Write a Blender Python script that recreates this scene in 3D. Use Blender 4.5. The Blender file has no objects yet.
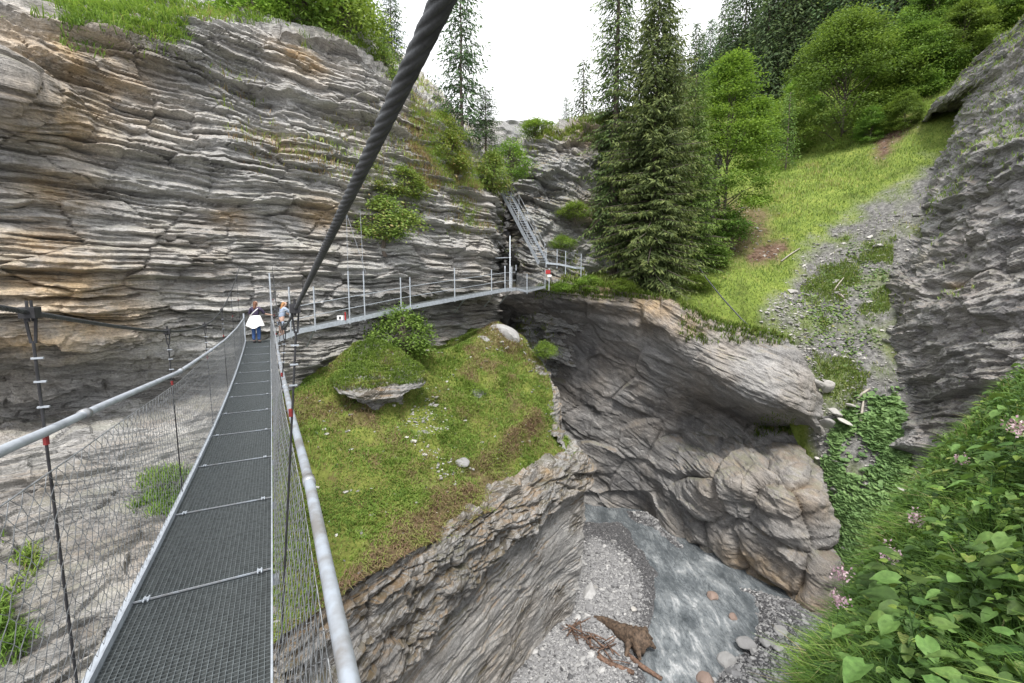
import bpy, math, random
import numpy as np
from mathutils import Vector, Matrix, Euler

# ------------------------------------------------------------------ camera, sky, sun, exposure
scn = bpy.context.scene
FOC, PIT = 455.0, 0.11
cp_, sp_ = math.cos(PIT), math.sin(PIT)
cam_data = bpy.data.cameras.new('camera')
cam_data.sensor_width = 36.0
cam_data.lens = 36.0 * FOC / 1024.0
cam_data.clip_start = 0.03
cam_data.clip_end = 3000
cam = bpy.data.objects.new('camera', cam_data)
cam.rotation_euler = (math.pi / 2 - PIT, 0, 0)
scn.collection.objects.link(cam)
scn.camera = cam
scn.render.resolution_x, scn.render.resolution_y = 1024, 683

SUN_EL, SUN_AZ = math.radians(60), math.radians(176)     # azimuth from +Y towards +X
world = bpy.data.worlds.new('World')
scn.world = world
world.use_nodes = True
wn = world.node_tree
wn.nodes.clear()
w_out = wn.nodes.new('ShaderNodeOutputWorld')
w_bg = wn.nodes.new('ShaderNodeBackground')
w_bg.inputs['Strength'].default_value = 0.1
sky = wn.nodes.new('ShaderNodeTexSky')
sky.sky_type = 'NISHITA'
sky.sun_disc = False
sky.sun_elevation = SUN_EL
sky.sun_rotation = SUN_AZ
w_tc = wn.nodes.new('ShaderNodeTexCoord')
w_map = wn.nodes.new('ShaderNodeMapping')
w_map.inputs['Scale'].default_value = (1.0, 1.0, 1.9)
w_map.inputs['Location'].default_value = (0.30, 0.0, 0.25)
w_noise = wn.nodes.new('ShaderNodeTexNoise')
w_noise.inputs['Scale'].default_value = 2.6
w_noise.inputs['Detail'].default_value = 6
w_noise.inputs['Roughness'].default_value = 0.6
w_ramp = wn.nodes.new('ShaderNodeValToRGB')
w_ramp.color_ramp.elements[0].position = 0.34
w_ramp.color_ramp.elements[0].color = (0.40, 0.40, 0.40, 1)
w_ramp.color_ramp.elements[1].position = 0.50
w_mix = wn.nodes.new('ShaderNodeMixRGB')
w_mix.inputs[2].default_value = (8.8, 8.9, 9.15, 1)      # lit cloud, through the same background strength
wn.links.new(w_tc.outputs['Generated'], w_map.inputs['Vector'])
wn.links.new(w_map.outputs[0], w_noise.inputs['Vector'])
wn.links.new(w_noise.outputs[0], w_ramp.inputs[0])
wn.links.new(w_ramp.outputs[0], w_mix.inputs[0])
wn.links.new(sky.outputs[0], w_mix.inputs[1])
wn.links.new(w_mix.outputs[0], w_bg.inputs['Color'])
wn.links.new(w_bg.outputs[0], w_out.inputs['Surface'])

sun_data = bpy.data.lights.new('sun', 'SUN')
sun_data.energy = 2.6
sun_data.angle = math.radians(16)
sun_data.color = (1.0, 0.96, 0.9)
sun = bpy.data.objects.new('sun', sun_data)
sd = Vector((math.sin(SUN_AZ) * math.cos(SUN_EL), math.cos(SUN_AZ) * math.cos(SUN_EL), math.sin(SUN_EL)))
sun.rotation_euler = sd.to_track_quat('Z', 'Y').to_euler()
scn.collection.objects.link(sun)

scn.view_settings.view_transform = 'Standard'
scn.view_settings.look = 'None'
scn.view_settings.gamma = 1
scn.cycles.diffuse_bounces = 2
scn.view_settings.exposure = 0.93

# ------------------------------------------------------------------ helpers
COL = scn.collection
rng = np.random.default_rng(11)
random.seed(5)

def ray(px, py):
    u = (np.asarray(px, float) - 512) / FOC
    v = (341.5 - np.asarray(py, float)) / FOC
    return u, cp_ + v * sp_, -sp_ + v * cp_

def W(px, py, Y):
    "point seen at pixel (px, py), Y metres ahead"
    x, y, z = ray(px, py)
    t = np.asarray(Y, float) / y
    return np.stack([x * t, y * t, z * t], -1)

def WZ(px, py, z0):
    "point seen at pixel (px, py) on the level z0"
    x, y, z = ray(px, py)
    t = z0 / z
    return np.stack([x * t, y * t, z * t], -1)

def project(V):
    z = V[..., 1] * cp_ - V[..., 2] * sp_
    v = V[..., 1] * sp_ + V[..., 2] * cp_
    return 512 + FOC * V[..., 0] / z, 341.5 - FOC * v / z

def hash01(ix, iy, iz, seed):
    h = (ix.astype(np.uint32) * np.uint32(374761393) + iy.astype(np.uint32) * np.uint32(668265263)
         + iz.astype(np.uint32) * np.uint32(2246822519) + np.uint32((seed * 3266489917) & 0xffffffff))
    h = (h ^ (h >> np.uint32(15))) * np.uint32(2246822519)
    h = (h ^ (h >> np.uint32(13))) * np.uint32(3266489917)
    h = h ^ (h >> np.uint32(16))
    return h.astype(np.float64) / 4294967295.0

def vnoise(p, seed=0):
    "value noise in -1..1"
    i = np.floor(p).astype(np.int64)
    f = p - i
    f = f * f * (3 - 2 * f)
    out = 0
    for dx in (0, 1):
        wx = f[:, 0] if dx else 1 - f[:, 0]
        for dy in (0, 1):
            wy = f[:, 1] if dy else 1 - f[:, 1]
            for dz in (0, 1):
                wz = f[:, 2] if dz else 1 - f[:, 2]
                out = out + wx * wy * wz * hash01(i[:, 0] + dx, i[:, 1] + dy, i[:, 2] + dz, seed)
    return out * 2 - 1

def fbm(p, octaves=4, seed=0, gain=0.5):
    s, a, t = 0, 1.0, 0
    for k in range(octaves):
        s = s + a * vnoise(p * (2.03 ** k) + k * 7.7, seed + k)
        t += a
        a *= gain
    return s / t

def unit(v):
    v = np.asarray(v, float)
    return v / np.maximum(np.linalg.norm(v, axis=-1, keepdims=True), 1e-9)

def strata(p, n, T, A, L=5.0, seed=0, warp=0.6, notch=0.9, block=0.6, slant=0.7, chip=0.18, joint=0.0, jsize=2.4):
    "displacement of a bedded rock face: beds stand out or back by steps"
    n = unit(n)
    e1 = unit(np.cross(n, (0.31, 0.95, 0.05)))
    e2 = np.cross(n, e1)
    h = p @ n + warp * fbm(p * 0.13, 3, seed + 90) + 0.12 * vnoise(p * 0.7, seed + 95)
    a, b = p @ e1, p @ e2
    d = np.zeros(len(p))
    if joint:
        w = 0.35 * fbm(p * 0.6, 3, seed + 70)
        f1, f2, rid, off = worley(np.stack([a / jsize + w, b / jsize + w, h / (jsize * 0.55)], -1), seed + 71)
        h = h + joint * (rid - 0.5) * 1.6
        d += 0.22 * (np.modf(rid * 17.0)[0] - 0.5)
        d -= 0.10 * np.exp(-((f2 - f1) / 0.035) ** 2)
    for k, (t, am) in enumerate(zip(T, A)):
        q = h / t
        q = q + 0.45 * vnoise(np.stack([q * 0.55, 0 * q + 3.3, 0 * q], -1), seed + 20 + k)
        q = q + 0.14 * vnoise(np.stack([a / (t * L), b / (t * L), q * 0.1], -1), seed + 25 + k) + chip * 0.5 * vnoise(np.stack([a / (t * 0.9), b / (t * 0.9), q * 0.2], -1), seed + 26 + k)
        i = np.floor(q)
        fr = q - i
        def layer(i):
            g = vnoise(np.stack([a / (t * L) + i * 5.3, b / (t * L), i * 3.17], -1), seed + 30 + k)
            gs = g * 2.5
            gr = np.floor(gs) + np.clip((gs - np.floor(gs) - 0.4) / 0.2, 0, 1)
            return (1 - block) * g + block * gr / 2.5 + chip * vnoise(np.stack([a / (t * 0.7) + i * 9.1, b / (t * 0.7), i * 2.3], -1), seed + 35 + k)
        wd = min(0.35, 0.035 / t + 0.03)
        x = np.clip((fr - (1 - wd)) / wd, 0, 1)
        d += am * (layer(i) * (1 - x) + layer(i + 1) * x)
        d += am * slant * ((0.5 - fr) * (1 - x) + 0.5 * x)
        e = np.minimum(fr, 1 - fr)
        nw = max(0.045, min(0.20, 0.042 / t))
        m = np.clip(vnoise(np.stack([a / (t * L * 0.8), b / (t * L * 0.8), np.round(q) * 2.1], -1), seed + 40 + k) * 2.6 + 0.1, 0, 1)
        d -= (0.06 + 0.9 * am) * notch * m * np.exp(-(e / nw) ** 4)
    return d

def worley(p, seed=0):
    "nearest and second nearest distance, random value and centre offset of the nearest cell"
    i = np.floor(p).astype(np.int64)
    f1 = np.full(len(p), 9.0)
    f2 = np.full(len(p), 9.0)
    rid = np.zeros(len(p))
    off = np.zeros((len(p), 3))
    for dx in (-1, 0, 1):
        for dy in (-1, 0, 1):
            for dz in (-1, 0, 1):
                c = i + (dx, dy, dz)
                j = np.stack([hash01(c[:, 0], c[:, 1], c[:, 2], seed + k) for k in range(3)], -1)
                o = p - (c + 0.1 + 0.8 * j)
                d = np.sqrt((o ** 2).sum(1))
                new = d < f1
                f2 = np.where(new, f1, np.minimum(f2, d))
                rid = np.where(new, hash01(c[:, 0], c[:, 1], c[:, 2], seed + 9), rid)
                off = np.where(new[:, None], o, off)
                f1 = np.where(new, d, f1)
    return f1, f2, rid, off

def facets(p, scale, amp, seed=0, squash=(1, 1, 1)):
    "broken faces: every block has its own offset and tilt"
    q = p / scale * np.asarray(squash, float) + 0.25 * fbm(p / scale * 0.8, 2, seed + 4)[:, None]
    f1, f2, rid, off = worley(q, seed)
    tx = hash01((rid * 9973).astype(np.int64), (rid * 7919).astype(np.int64), (rid * 0).astype(np.int64), seed + 2) - 0.5
    ty = hash01((rid * 6151).astype(np.int64), (rid * 3571).astype(np.int64), (rid * 0).astype(np.int64), seed + 3) - 0.5
    return amp * ((rid - 0.5) + 1.6 * (tx * off[:, 0] + ty * off[:, 2])) * np.clip((f2 - f1) / 0.09, 0, 1)

def creases(p, scale, amp, seed=0, squash=(1, 1, 1), wide=0.35):
    "rounded blocks parted by creases"
    q = p / scale * np.asarray(squash, float) + 0.3 * fbm(p / scale * 0.9, 3, seed + 4)[:, None]
    f1, f2, rid, off = worley(q, seed)
    return amp * (np.clip((f2 - f1) / wide, 0, 1) ** 0.55 - 0.6 + 0.5 * (rid - 0.5))

def mesh_np(name, V, faces, mat=None, parent=None, smooth=False, fattr=None, pattr=None):
    "one mesh object from arrays; faces: list of (n,k) index arrays"
    V = np.asarray(V, np.float32).reshape(-1, 3)
    faces = [np.asarray(f, np.int32) for f in faces if len(f)]
    me = bpy.data.meshes.new(name)
    me.vertices.add(len(V))
    me.vertices.foreach_set('co', V.ravel())
    nl = sum(f.size for f in faces)
    npoly = sum(len(f) for f in faces)
    me.loops.add(nl)
    me.loops.foreach_set('vertex_index', np.concatenate([f.ravel() for f in faces]))
    me.polygons.add(npoly)
    tot = np.concatenate([np.full(len(f), f.shape[1], np.int32) for f in faces])
    start = np.concatenate([[0], np.cumsum(tot)[:-1]]).astype(np.int32)
    me.polygons.foreach_set('loop_start', start)
    me.update(calc_edges=True)
    me.polygons.foreach_set('use_smooth', np.full(npoly, bool(smooth)))
    for an, arr in (fattr or {}).items():
        at = me.attributes.new(an, 'FLOAT', 'FACE')
        at.data.foreach_set('value', np.asarray(arr, np.float32))
    for an, arr in (pattr or {}).items():
        at = me.attributes.new(an, 'FLOAT', 'POINT')
        at.data.foreach_set('value', np.asarray(arr, np.float32))
    if mat:
        me.materials.append(mat)
    ob = bpy.data.objects.new(name, me)
    COL.objects.link(ob)
    if parent:
        ob.parent = parent
    return ob

class MB:
    "collects shapes into one mesh"
    def __init__(self):
        self.V, self.F, self.n = [], {}, 0
    def add(self, V, F):
        V = np.asarray(V, float).reshape(-1, 3)
        for f in F:
            f = np.asarray(f, int)
            if len(f):
                self.F.setdefault(f.shape[1], []).append(f + self.n)
        self.V.append(V)
        self.n += len(V)
        return self
    def box(self, c, s, R=None):
        x, y, z = np.asarray(s) / 2.0
        v = np.array([(-x, -y, -z), (x, -y, -z), (x, y, -z), (-x, y, -z), (-x, -y, z), (x, -y, z), (x, y, z), (-x, y, z)])
        if R is not None:
            v = v @ np.asarray(R).T
        return self.add(v + np.asarray(c, float), [[(3, 2, 1, 0), (4, 5, 6, 7), (0, 1, 5, 4), (1, 2, 6, 5), (2, 3, 7, 6), (3, 0, 4, 7)]])
    def bar(self, a, b, w, h, up=(0, 0, 1)):
        a, b = np.asarray(a, float), np.asarray(b, float)
        d = unit(b - a)
        s = unit(np.cross(d, up))
        u = np.cross(s, d)
        R = np.stack([s, d, u], 1)
        return self.box((a + b) / 2, (w, np.linalg.norm(b - a), h), R)
    def tube(self, path, r, sides=8, cap=True):
        V, F = tube(path, r, sides, cap)
        return self.add(V, F)
    def build(self, name, mat, parent=None, smooth=False, **k):
        return mesh_np(name, np.concatenate(self.V), [np.concatenate(f) for f in self.F.values()], mat, parent, smooth, **k)

def frames(path):
    path = np.asarray(path, float)
    t = unit(np.gradient(path, axis=0))
    ref = np.array((0, 0, 1.0)) if abs(t[0][2]) < 0.9 else np.array((1.0, 0, 0))
    n = np.zeros_like(path)
    v = unit(ref - t[0] * (ref @ t[0]))
    for i in range(len(path)):
        v = unit(v - t[i] * (v @ t[i]))
        n[i] = v
    return t, n, np.cross(t, n)

def tube(path, r, sides=8, cap=True):
    path = np.asarray(path, float)
    n = len(path)
    r = np.broadcast_to(np.asarray(r, float), (n,))
    t, a, b = frames(path)
    th = np.linspace(0, 2 * math.pi, sides, endpoint=False)
    V = path[:, None] + r[:, None, None] * (a[:, None] * np.cos(th)[None, :, None] + b[:, None] * np.sin(th)[None, :, None])
    i = np.arange(n - 1)[:, None] * sides
    j = np.arange(sides)[None]
    j2 = (j + 1) % sides
    Q = np.stack([i + j, i + j2, i + sides + j2, i + sides + j], -1).reshape(-1, 4)
    F = [Q]
    if cap:
        F += [np.array([np.arange(sides)[::-1]]), np.array([np.arange(sides) + (n - 1) * sides])]
    return V.reshape(-1, 3), F

def thing(name, label, cat, loc=(0, 0, 0), rz=0, group=None):
    o = bpy.data.objects.new(name, None)
    COL.objects.link(o)
    o.location = [float(c) for c in loc]
    o.rotation_euler = (0, 0, rz)
    o['label'], o['category'] = label, cat
    if group:
        o['group'] = group
    return o

def tag(o, label, cat, group=None):
    o['label'], o['category'] = label, cat
    if group:
        o['group'] = group
    return o

def kind(o, k):
    o['kind'] = k
    return o

def dup(root, loc, rz=0.0, sc=1.0, label=None, group=None, tilt=(0, 0)):
    r = root.copy()
    COL.objects.link(r)
    r.location = [float(c) for c in loc]
    r.rotation_euler = (tilt[0], tilt[1], rz)
    r.scale = sc if isinstance(sc, (tuple, list)) else (sc, sc, sc)
    if label:
        r['label'] = label
    if group:
        r['group'] = group
    for ch in list(root.children):
        c = ch.copy()
        COL.objects.link(c)
        c.parent = r
        for g in ch.children:
            d = g.copy()
            COL.objects.link(d)
            d.parent = c
    return r

# ------------------------------------------------------------------ materials
class NT:
    def __init__(self, name):
        self.m = bpy.data.materials.new(name)
        self.m.use_nodes = True
        self.t = self.m.node_tree
        self.b = self.t.nodes['Principled BSDF']
        self.out = self.t.nodes['Material Output']
    def n(self, typ, ins=None, **props):
        nd = self.t.nodes.new('ShaderNode' + typ)
        for k, v in props.items():
            setattr(nd, k, v)
        for k, v in (ins or {}).items():
            self.set(nd, k, v)
        return nd
    def set(self, nd, k, v):
        s = nd.inputs[k]
        if hasattr(v, 'is_output') or isinstance(v, bpy.types.NodeSocket):
            self.t.links.new(v, s)
        else:
            s.default_value = v
    def ramp(self, fac, stops):
        r = self.n('ValToRGB', {0: fac})
        e = r.color_ramp.elements
        while len(e) < len(stops):
            e.new(0.5)
        for el, (p, c) in zip(e, stops):
            el.position = p
            el.color = (*c, 1) if len(c) == 3 else c
        return r.outputs[0]
    def mix(self, fac, a, b, typ='MIX'):
        return self.n('MixRGB', {0: fac, 1: a if not isinstance(a, tuple) else (*a, 1), 2: b if not isinstance(b, tuple) else (*b, 1)}, blend_type=typ).outputs[0]
    def math(self, op, a, b=0.0, clamp=False):
        return self.n('Math', {0: a, 1: b}, operation=op, use_clamp=clamp).outputs[0]
    def noise(self, vec, scale, detail=4, rough=0.55, dist=0.0):
        return self.n('TexNoise', {'Vector': vec, 'Scale': scale, 'Detail': detail, 'Roughness': rough, 'Distortion': dist}).outputs[0]
    def attr(self, name):
        return self.n('Attribute', attribute_name=name).outputs['Fac']

def g(v):
    return (v, v, v)

def rock_mat(name, bed=(0, 0, 1), dark=(0.085, 0.08, 0.078), mid=(0.24, 0.232, 0.225), light=(0.43, 0.415, 0.39), tan=(0.36, 0.27, 0.17),
             tan_amt=0.35, moss=0.5, moss_col=(0.10, 0.115, 0.03), lam=1.0, bump=0.7, rough=0.82, speck=0.0):
    m = NT(name)
    tc = m.n('TexCoord').outputs['Object']
    q = Vector(bed).normalized().rotation_difference(Vector((0, 0, 1))).to_euler()
    rot = m.n('Mapping', {'Vector': tc, 'Rotation': tuple(q)}).outputs[0]
    warp = m.n('TexNoise', {'Vector': tc, 'Scale': 0.35, 'Detail': 3}).outputs['Color']
    rot = m.n('VectorMath', {0: rot, 1: m.n('VectorMath', {0: warp, 3: 0.9}, operation='SCALE').outputs[0]}, operation='ADD').outputs[0]
    s1 = m.n('Mapping', {'Vector': rot, 'Scale': (0.35, 0.35, 3.2 * lam)}).outputs[0]
    s2 = m.n('Mapping', {'Vector': rot, 'Scale': (1.6, 1.6, 22 * lam)}).outputs[0]
    a = m.noise(s1, 1.0, 8, 0.62)
    b = m.noise(s2, 1.0, 6, 0.65)
    s3 = m.n('Mapping', {'Vector': rot, 'Scale': (0.8, 0.8, 9 * lam)}).outputs[0]
    c3 = m.noise(s3, 1.0, 7, 0.68)
    iso = m.noise(tc, 1.1, 8, 0.62)
    fine = m.noise(tc, 14, 5, 0.6)
    f = m.math('ADD', m.math('ADD', m.math('MULTIPLY', a, 0.25), m.math('MULTIPLY', c3, 0.35)), m.math('ADD', m.math('MULTIPLY', b, 0.22), m.math('MULTIPLY', iso, 0.18)))
    col = m.ramp(f, [(0.37, dark), (0.455, mid), (0.52, tuple(0.5 * (x + y) for x, y in zip(mid, light))), (0.60, light)])
    blot = m.noise(tc, 0.22, 5, 0.6)
    tn = m.math('MULTIPLY', m.ramp(blot, [(0.44, g(0)), (0.62, g(1))]), tan_amt)
    tn = m.math('MAXIMUM', tn, m.math('MULTIPLY', m.attr('stain'), m.ramp(iso, [(0.3, g(0.25)), (0.55, g(1))])))
    tone = m.ramp(m.math('ADD', m.math('MULTIPLY', m.attr('tone'), 0.8), m.math('MULTIPLY', iso, 0.2)), [(0.1, g(0.62)), (0.5, g(0.95)), (0.9, g(1.3))])
    col = m.mix(1.0, col, tone, 'MULTIPLY')
    col = m.mix(tn, col, m.mix(1.0, col, tuple(1.2 * c / max(tan) for c in tan), 'MULTIPLY'))
    wet_shade = m.math('MULTIPLY', m.attr('wet'), m.ramp(m.noise(m.n('Mapping', {'Vector': tc, 'Scale': (1.2, 1.2, 0.15)}).outputs[0], 1.3, 5, 0.6), [(0.35, g(0.35)), (0.55, g(1))]))  # darkening for damp streaks and for shade painted in cleft and recess
    col = m.mix(m.math('MULTIPLY', wet_shade, 0.72), col, (0.05, 0.05, 0.055))
    sp = m.ramp(fine, [(0.33, g(0.72)), (0.6, g(1.12))])
    col = m.mix(1.0, col, sp, 'MULTIPLY')
    if speck:
        sk = m.math('MULTIPLY', m.ramp(m.noise(s3, 1.0, 7, 0.72), [(0.49, g(0)), (0.54, g(1))]), m.math('MAXIMUM', m.math('MULTIPLY', m.attr('rim'), 0.9), m.ramp(m.noise(tc, 0.45, 4, 0.6), [(0.45, g(0)), (0.6, g(1))])))
        col = m.mix(m.math('MULTIPLY', sk, speck), col, (0.05, 0.038, 0.022))
    geo = m.n('NewGeometry')
    nz = m.n('SeparateXYZ', {0: geo.outputs['True Normal']}).outputs[2]
    ms = m.math('MULTIPLY', m.ramp(m.math('ADD', nz, m.math('MULTIPLY', m.math('SUBTRACT', iso, 0.5), 1.3)), [(0.62, g(0)), (0.92, g(1))]), moss)
    mcol = m.mix(m.ramp(m.noise(tc, 0.8, 3), [(0.4, g(0)), (0.6, g(1))]), moss_col, (0.19, 0.12, 0.055))
    col = m.mix(ms, col, mcol)
    m.set(m.b, 'Base Color', col)
    m.set(m.b, 'Roughness', m.math('SUBTRACT', rough, m.math('MULTIPLY', wet_shade, 0.35)))
    hgt = m.math('ADD', m.math('ADD', m.math('MULTIPLY', b, 0.7), m.math('MULTIPLY', c3, 1.0)), m.math('ADD', m.math('MULTIPLY', a, 0.5), m.math('MULTIPLY', fine, 0.45)))
    m.set(m.b, 'Normal', m.n('Bump', {'Height': hgt, 'Strength': bump, 'Distance': 0.22}).outputs[0])
    return m.m

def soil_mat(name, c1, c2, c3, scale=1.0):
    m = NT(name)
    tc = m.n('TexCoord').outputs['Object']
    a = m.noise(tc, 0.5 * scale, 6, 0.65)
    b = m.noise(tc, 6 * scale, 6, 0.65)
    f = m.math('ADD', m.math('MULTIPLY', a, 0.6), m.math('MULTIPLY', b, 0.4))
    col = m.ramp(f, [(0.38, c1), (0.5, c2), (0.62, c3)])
    gully = m.attr('scree')
    sc = m.ramp(m.noise(tc, 3.5, 8, 0.7), [(0.35, (0.07, 0.069, 0.068)), (0.5, (0.15, 0.147, 0.143)), (0.66, (0.28, 0.275, 0.265))])
    col = m.mix(gully, col, sc)
    earth = m.ramp(m.noise(tc, 2.5, 6, 0.7), [(0.38, (0.06, 0.035, 0.022)), (0.6, (0.19, 0.13, 0.095))])
    col = m.mix(m.attr('earth'), col, earth)
    m.set(m.b, 'Base Color', col)
    m.set(m.b, 'Roughness', 0.95)
    m.set(m.b, 'Specular IOR Level', 0.15)
    m.set(m.b, 'Normal', m.n('Bump', {'Height': b, 'Strength': 0.9, 'Distance': 0.15}).outputs[0])
    return m.m

def leaf_mat(name, stops, trans=0.35, rough=0.6, spec=0.25):
    m = NT(name)
    col = m.ramp(m.attr('rnd'), stops)
    mot = m.ramp(m.noise(m.n('TexCoord').outputs['Object'], 22, 4, 0.6), [(0.3, g(0.72)), (0.65, g(1.15))])
    col = m.mix(1.0, col, mot, 'MULTIPLY')
    oi = m.n('ObjectInfo').outputs['Random']
    col = m.n('HueSaturation', {'Color': col, 'Hue': m.math('ADD', 0.485, m.math('MULTIPLY', oi, 0.03)), 'Value': m.math('ADD', 0.85, m.math('MULTIPLY', oi, 0.3))}).outputs[0]
    m.set(m.b, 'Base Color', col)
    m.set(m.b, 'Roughness', rough)
    m.set(m.b, 'Specular IOR Level', spec)
    tr = m.n('BsdfTranslucent', {'Color': m.mix(1.0, col, (1.15, 1.15, 0.8), 'MULTIPLY')})
    mx = m.n('MixShader', {0: trans, 1: m.b.outputs[0], 2: tr.outputs[0]})
    m.t.links.new(mx.outputs[0], m.out.inputs['Surface'])
    return m.m

def plain_mat(name, c, rough=0.7, metal=0.0, var=0.25, scale=20, bump=0.0, c2=None):
    m = NT(name)
    tc = m.n('TexCoord').outputs['Object']
    nz = m.noise(tc, scale, 5, 0.6)
    c2 = c2 or tuple(x * (1 - var * 1.6) for x in c)
    m.set(m.b, 'Base Color', m.ramp(nz, [(0.36, c2), (0.6, c)]))
    m.set(m.b, 'Roughness', rough)
    m.set(m.b, 'Metallic', metal)
    if bump:
        m.set(m.b, 'Normal', m.n('Bump', {'Height': nz, 'Strength': bump, 'Distance': 0.02}).outputs[0])
    return m.m

M = {}
M['cliff'] = rock_mat('layered_limestone', tan_amt=0.15, moss=0.3, dark=(0.11, 0.107, 0.105), mid=(0.41, 0.403, 0.395), light=(0.66, 0.65, 0.63), bump=0.9)
M['far'] = rock_mat('far_rock', bed=(0.35, 0.1, 0.9), tan_amt=0.15, moss=0.7, dark=(0.08, 0.08, 0.08), mid=(0.33, 0.33, 0.33), light=(0.55, 0.55, 0.545), bump=0.9)
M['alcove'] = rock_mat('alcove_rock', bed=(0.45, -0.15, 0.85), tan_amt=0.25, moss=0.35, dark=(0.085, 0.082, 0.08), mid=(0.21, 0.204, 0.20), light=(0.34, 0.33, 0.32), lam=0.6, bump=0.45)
M['spur'] = rock_mat('spur_rock', bed=(-0.45, -0.26, 0.85), tan_amt=0.2, moss=0.6, dark=(0.11, 0.105, 0.095), mid=(0.255, 0.25, 0.245), light=(0.41, 0.402, 0.39), moss_col=(0.06, 0.055, 0.02), speck=0.85, bump=0.5)
M['schist'] = rock_mat('schist', bed=(-0.55, 0.25, 0.8), tan_amt=0.12, moss=0.3, dark=(0.065, 0.062, 0.066), mid=(0.215, 0.207, 0.208), light=(0.46, 0.45, 0.45), lam=0.9, bump=0.95)
M['meadow'] = soil_mat('meadow_ground', (0.10, 0.13, 0.03), (0.17, 0.23, 0.045), (0.25, 0.29, 0.07))
M['turf'] = soil_mat('turf_ground', (0.12, 0.09, 0.045), (0.15, 0.17, 0.04), (0.22, 0.25, 0.06), 1.5)
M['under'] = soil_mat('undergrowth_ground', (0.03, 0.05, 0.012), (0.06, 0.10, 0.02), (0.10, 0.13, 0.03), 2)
M['grass'] = leaf_mat('grass_blades', [(0.0, (0.10, 0.17, 0.035)), (0.4, (0.18, 0.28, 0.055)), (0.68, (0.27, 0.37, 0.08)), (0.84, (0.31, 0.33, 0.12)), (0.93, (0.30, 0.23, 0.13)), (1.0, (0.30, 0.21, 0.14))])
M['meadow_grass'] = leaf_mat('meadow_blades', [(0.0, (0.12, 0.19, 0.045)), (0.4, (0.185, 0.285, 0.075)), (0.75, (0.27, 0.355, 0.10)), (1.0, (0.40, 0.37, 0.17))])
M['lush'] = leaf_mat('lush_grass', [(0.0, (0.05, 0.10, 0.02)), (0.5, (0.12, 0.21, 0.04)), (0.8, (0.20, 0.31, 0.06)), (0.93, (0.31, 0.34, 0.12)), (1.0, (0.36, 0.31, 0.17))], 0.35)
M['herb'] = leaf_mat('herb_leaves', [(0.0, (0.04, 0.085, 0.02)), (0.5, (0.09, 0.165, 0.04)), (0.85, (0.15, 0.245, 0.065)), (1.0, (0.26, 0.30, 0.09))], 0.3, 0.55, 0.25)
M['butter'] = leaf_mat('butterbur_leaves', [(0.0, (0.09, 0.16, 0.06)), (0.5, (0.17, 0.27, 0.10)), (1.0, (0.26, 0.38, 0.15))], 0.25)
M['needle'] = leaf_mat('spruce_needles', [(0.0, (0.05, 0.08, 0.03)), (0.45, (0.095, 0.145, 0.05)), (0.75, (0.15, 0.21, 0.065)), (1.0, (0.22, 0.28, 0.09))], 0.25, 0.6)
M['needle_pale'] = leaf_mat('pale_needles', [(0.0, (0.08, 0.13, 0.035)), (0.5, (0.13, 0.21, 0.05)), (1.0, (0.21, 0.30, 0.07))], 0.3)
M['needle_dark'] = leaf_mat('dark_needles', [(0.0, (0.05, 0.085, 0.04)), (0.6, (0.085, 0.14, 0.06)), (1.0, (0.14, 0.21, 0.08))], 0.2)
M['leaf'] = leaf_mat('broad_leaves', [(0.0, (0.10, 0.18, 0.035)), (0.5, (0.18, 0.29, 0.05)), (1.0, (0.28, 0.40, 0.075))], 0.4)
M['leaf_dark'] = leaf_mat('dark_broad_leaves', [(0.0, (0.085, 0.15, 0.035)), (0.5, (0.15, 0.25, 0.05)), (1.0, (0.24, 0.36, 0.075))], 0.4)
M['bush'] = leaf_mat('bush_leaves', [(0.0, (0.10, 0.16, 0.035)), (0.5, (0.19, 0.28, 0.06)), (0.85, (0.29, 0.36, 0.09)), (1.0, (0.33, 0.26, 0.11))], 0.35)
M['bark'] = plain_mat('bark', (0.16, 0.13, 0.11), 0.9, 0, 0.35, 6, 0.6)
M['galv'] = plain_mat('galvanised_steel', (0.36, 0.40, 0.45), 0.5, 0.4, 0.25, 7, c2=(0.22, 0.215, 0.21))
M['galv_light'] = plain_mat('bright_galvanised', (0.44, 0.48, 0.53), 0.5, 0.35, 0.16, 9)
M['wire'] = plain_mat('fence_wire', (0.30, 0.315, 0.33), 0.5, 0.4, 0.3, 30)
M['grating'] = plain_mat('grating_steel', (0.27, 0.30, 0.31), 0.42, 0.75, 0.2, 25)
M['cable'] = plain_mat('cable_steel', (0.075, 0.08, 0.085), 0.55, 0.3, 0.3, 30, 0.2)
M['dark_steel'] = plain_mat('dark_steel', (0.05, 0.05, 0.055), 0.55, 0.5)
M['red'] = plain_mat('red_paint', (0.42, 0.025, 0.025), 0.5)
M['tag'] = plain_mat('dull_red_tape', (0.22, 0.02, 0.02), 0.7)
M['white'] = plain_mat('white_paint', (0.8, 0.8, 0.8), 0.5, 0, 0.05)
M['wood'] = plain_mat('drift_wood', (0.125, 0.085, 0.058), 0.85, 0, 0.45, 7, 0.9)
M['pale_wood'] = plain_mat('bleached_wood', (0.42, 0.38, 0.33), 0.85, 0, 0.25, 6, 0.4)
M['stick'] = plain_mat('red_brown_sticks', (0.19, 0.115, 0.08), 0.85, 0, 0.45, 7, 0.5)

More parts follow.
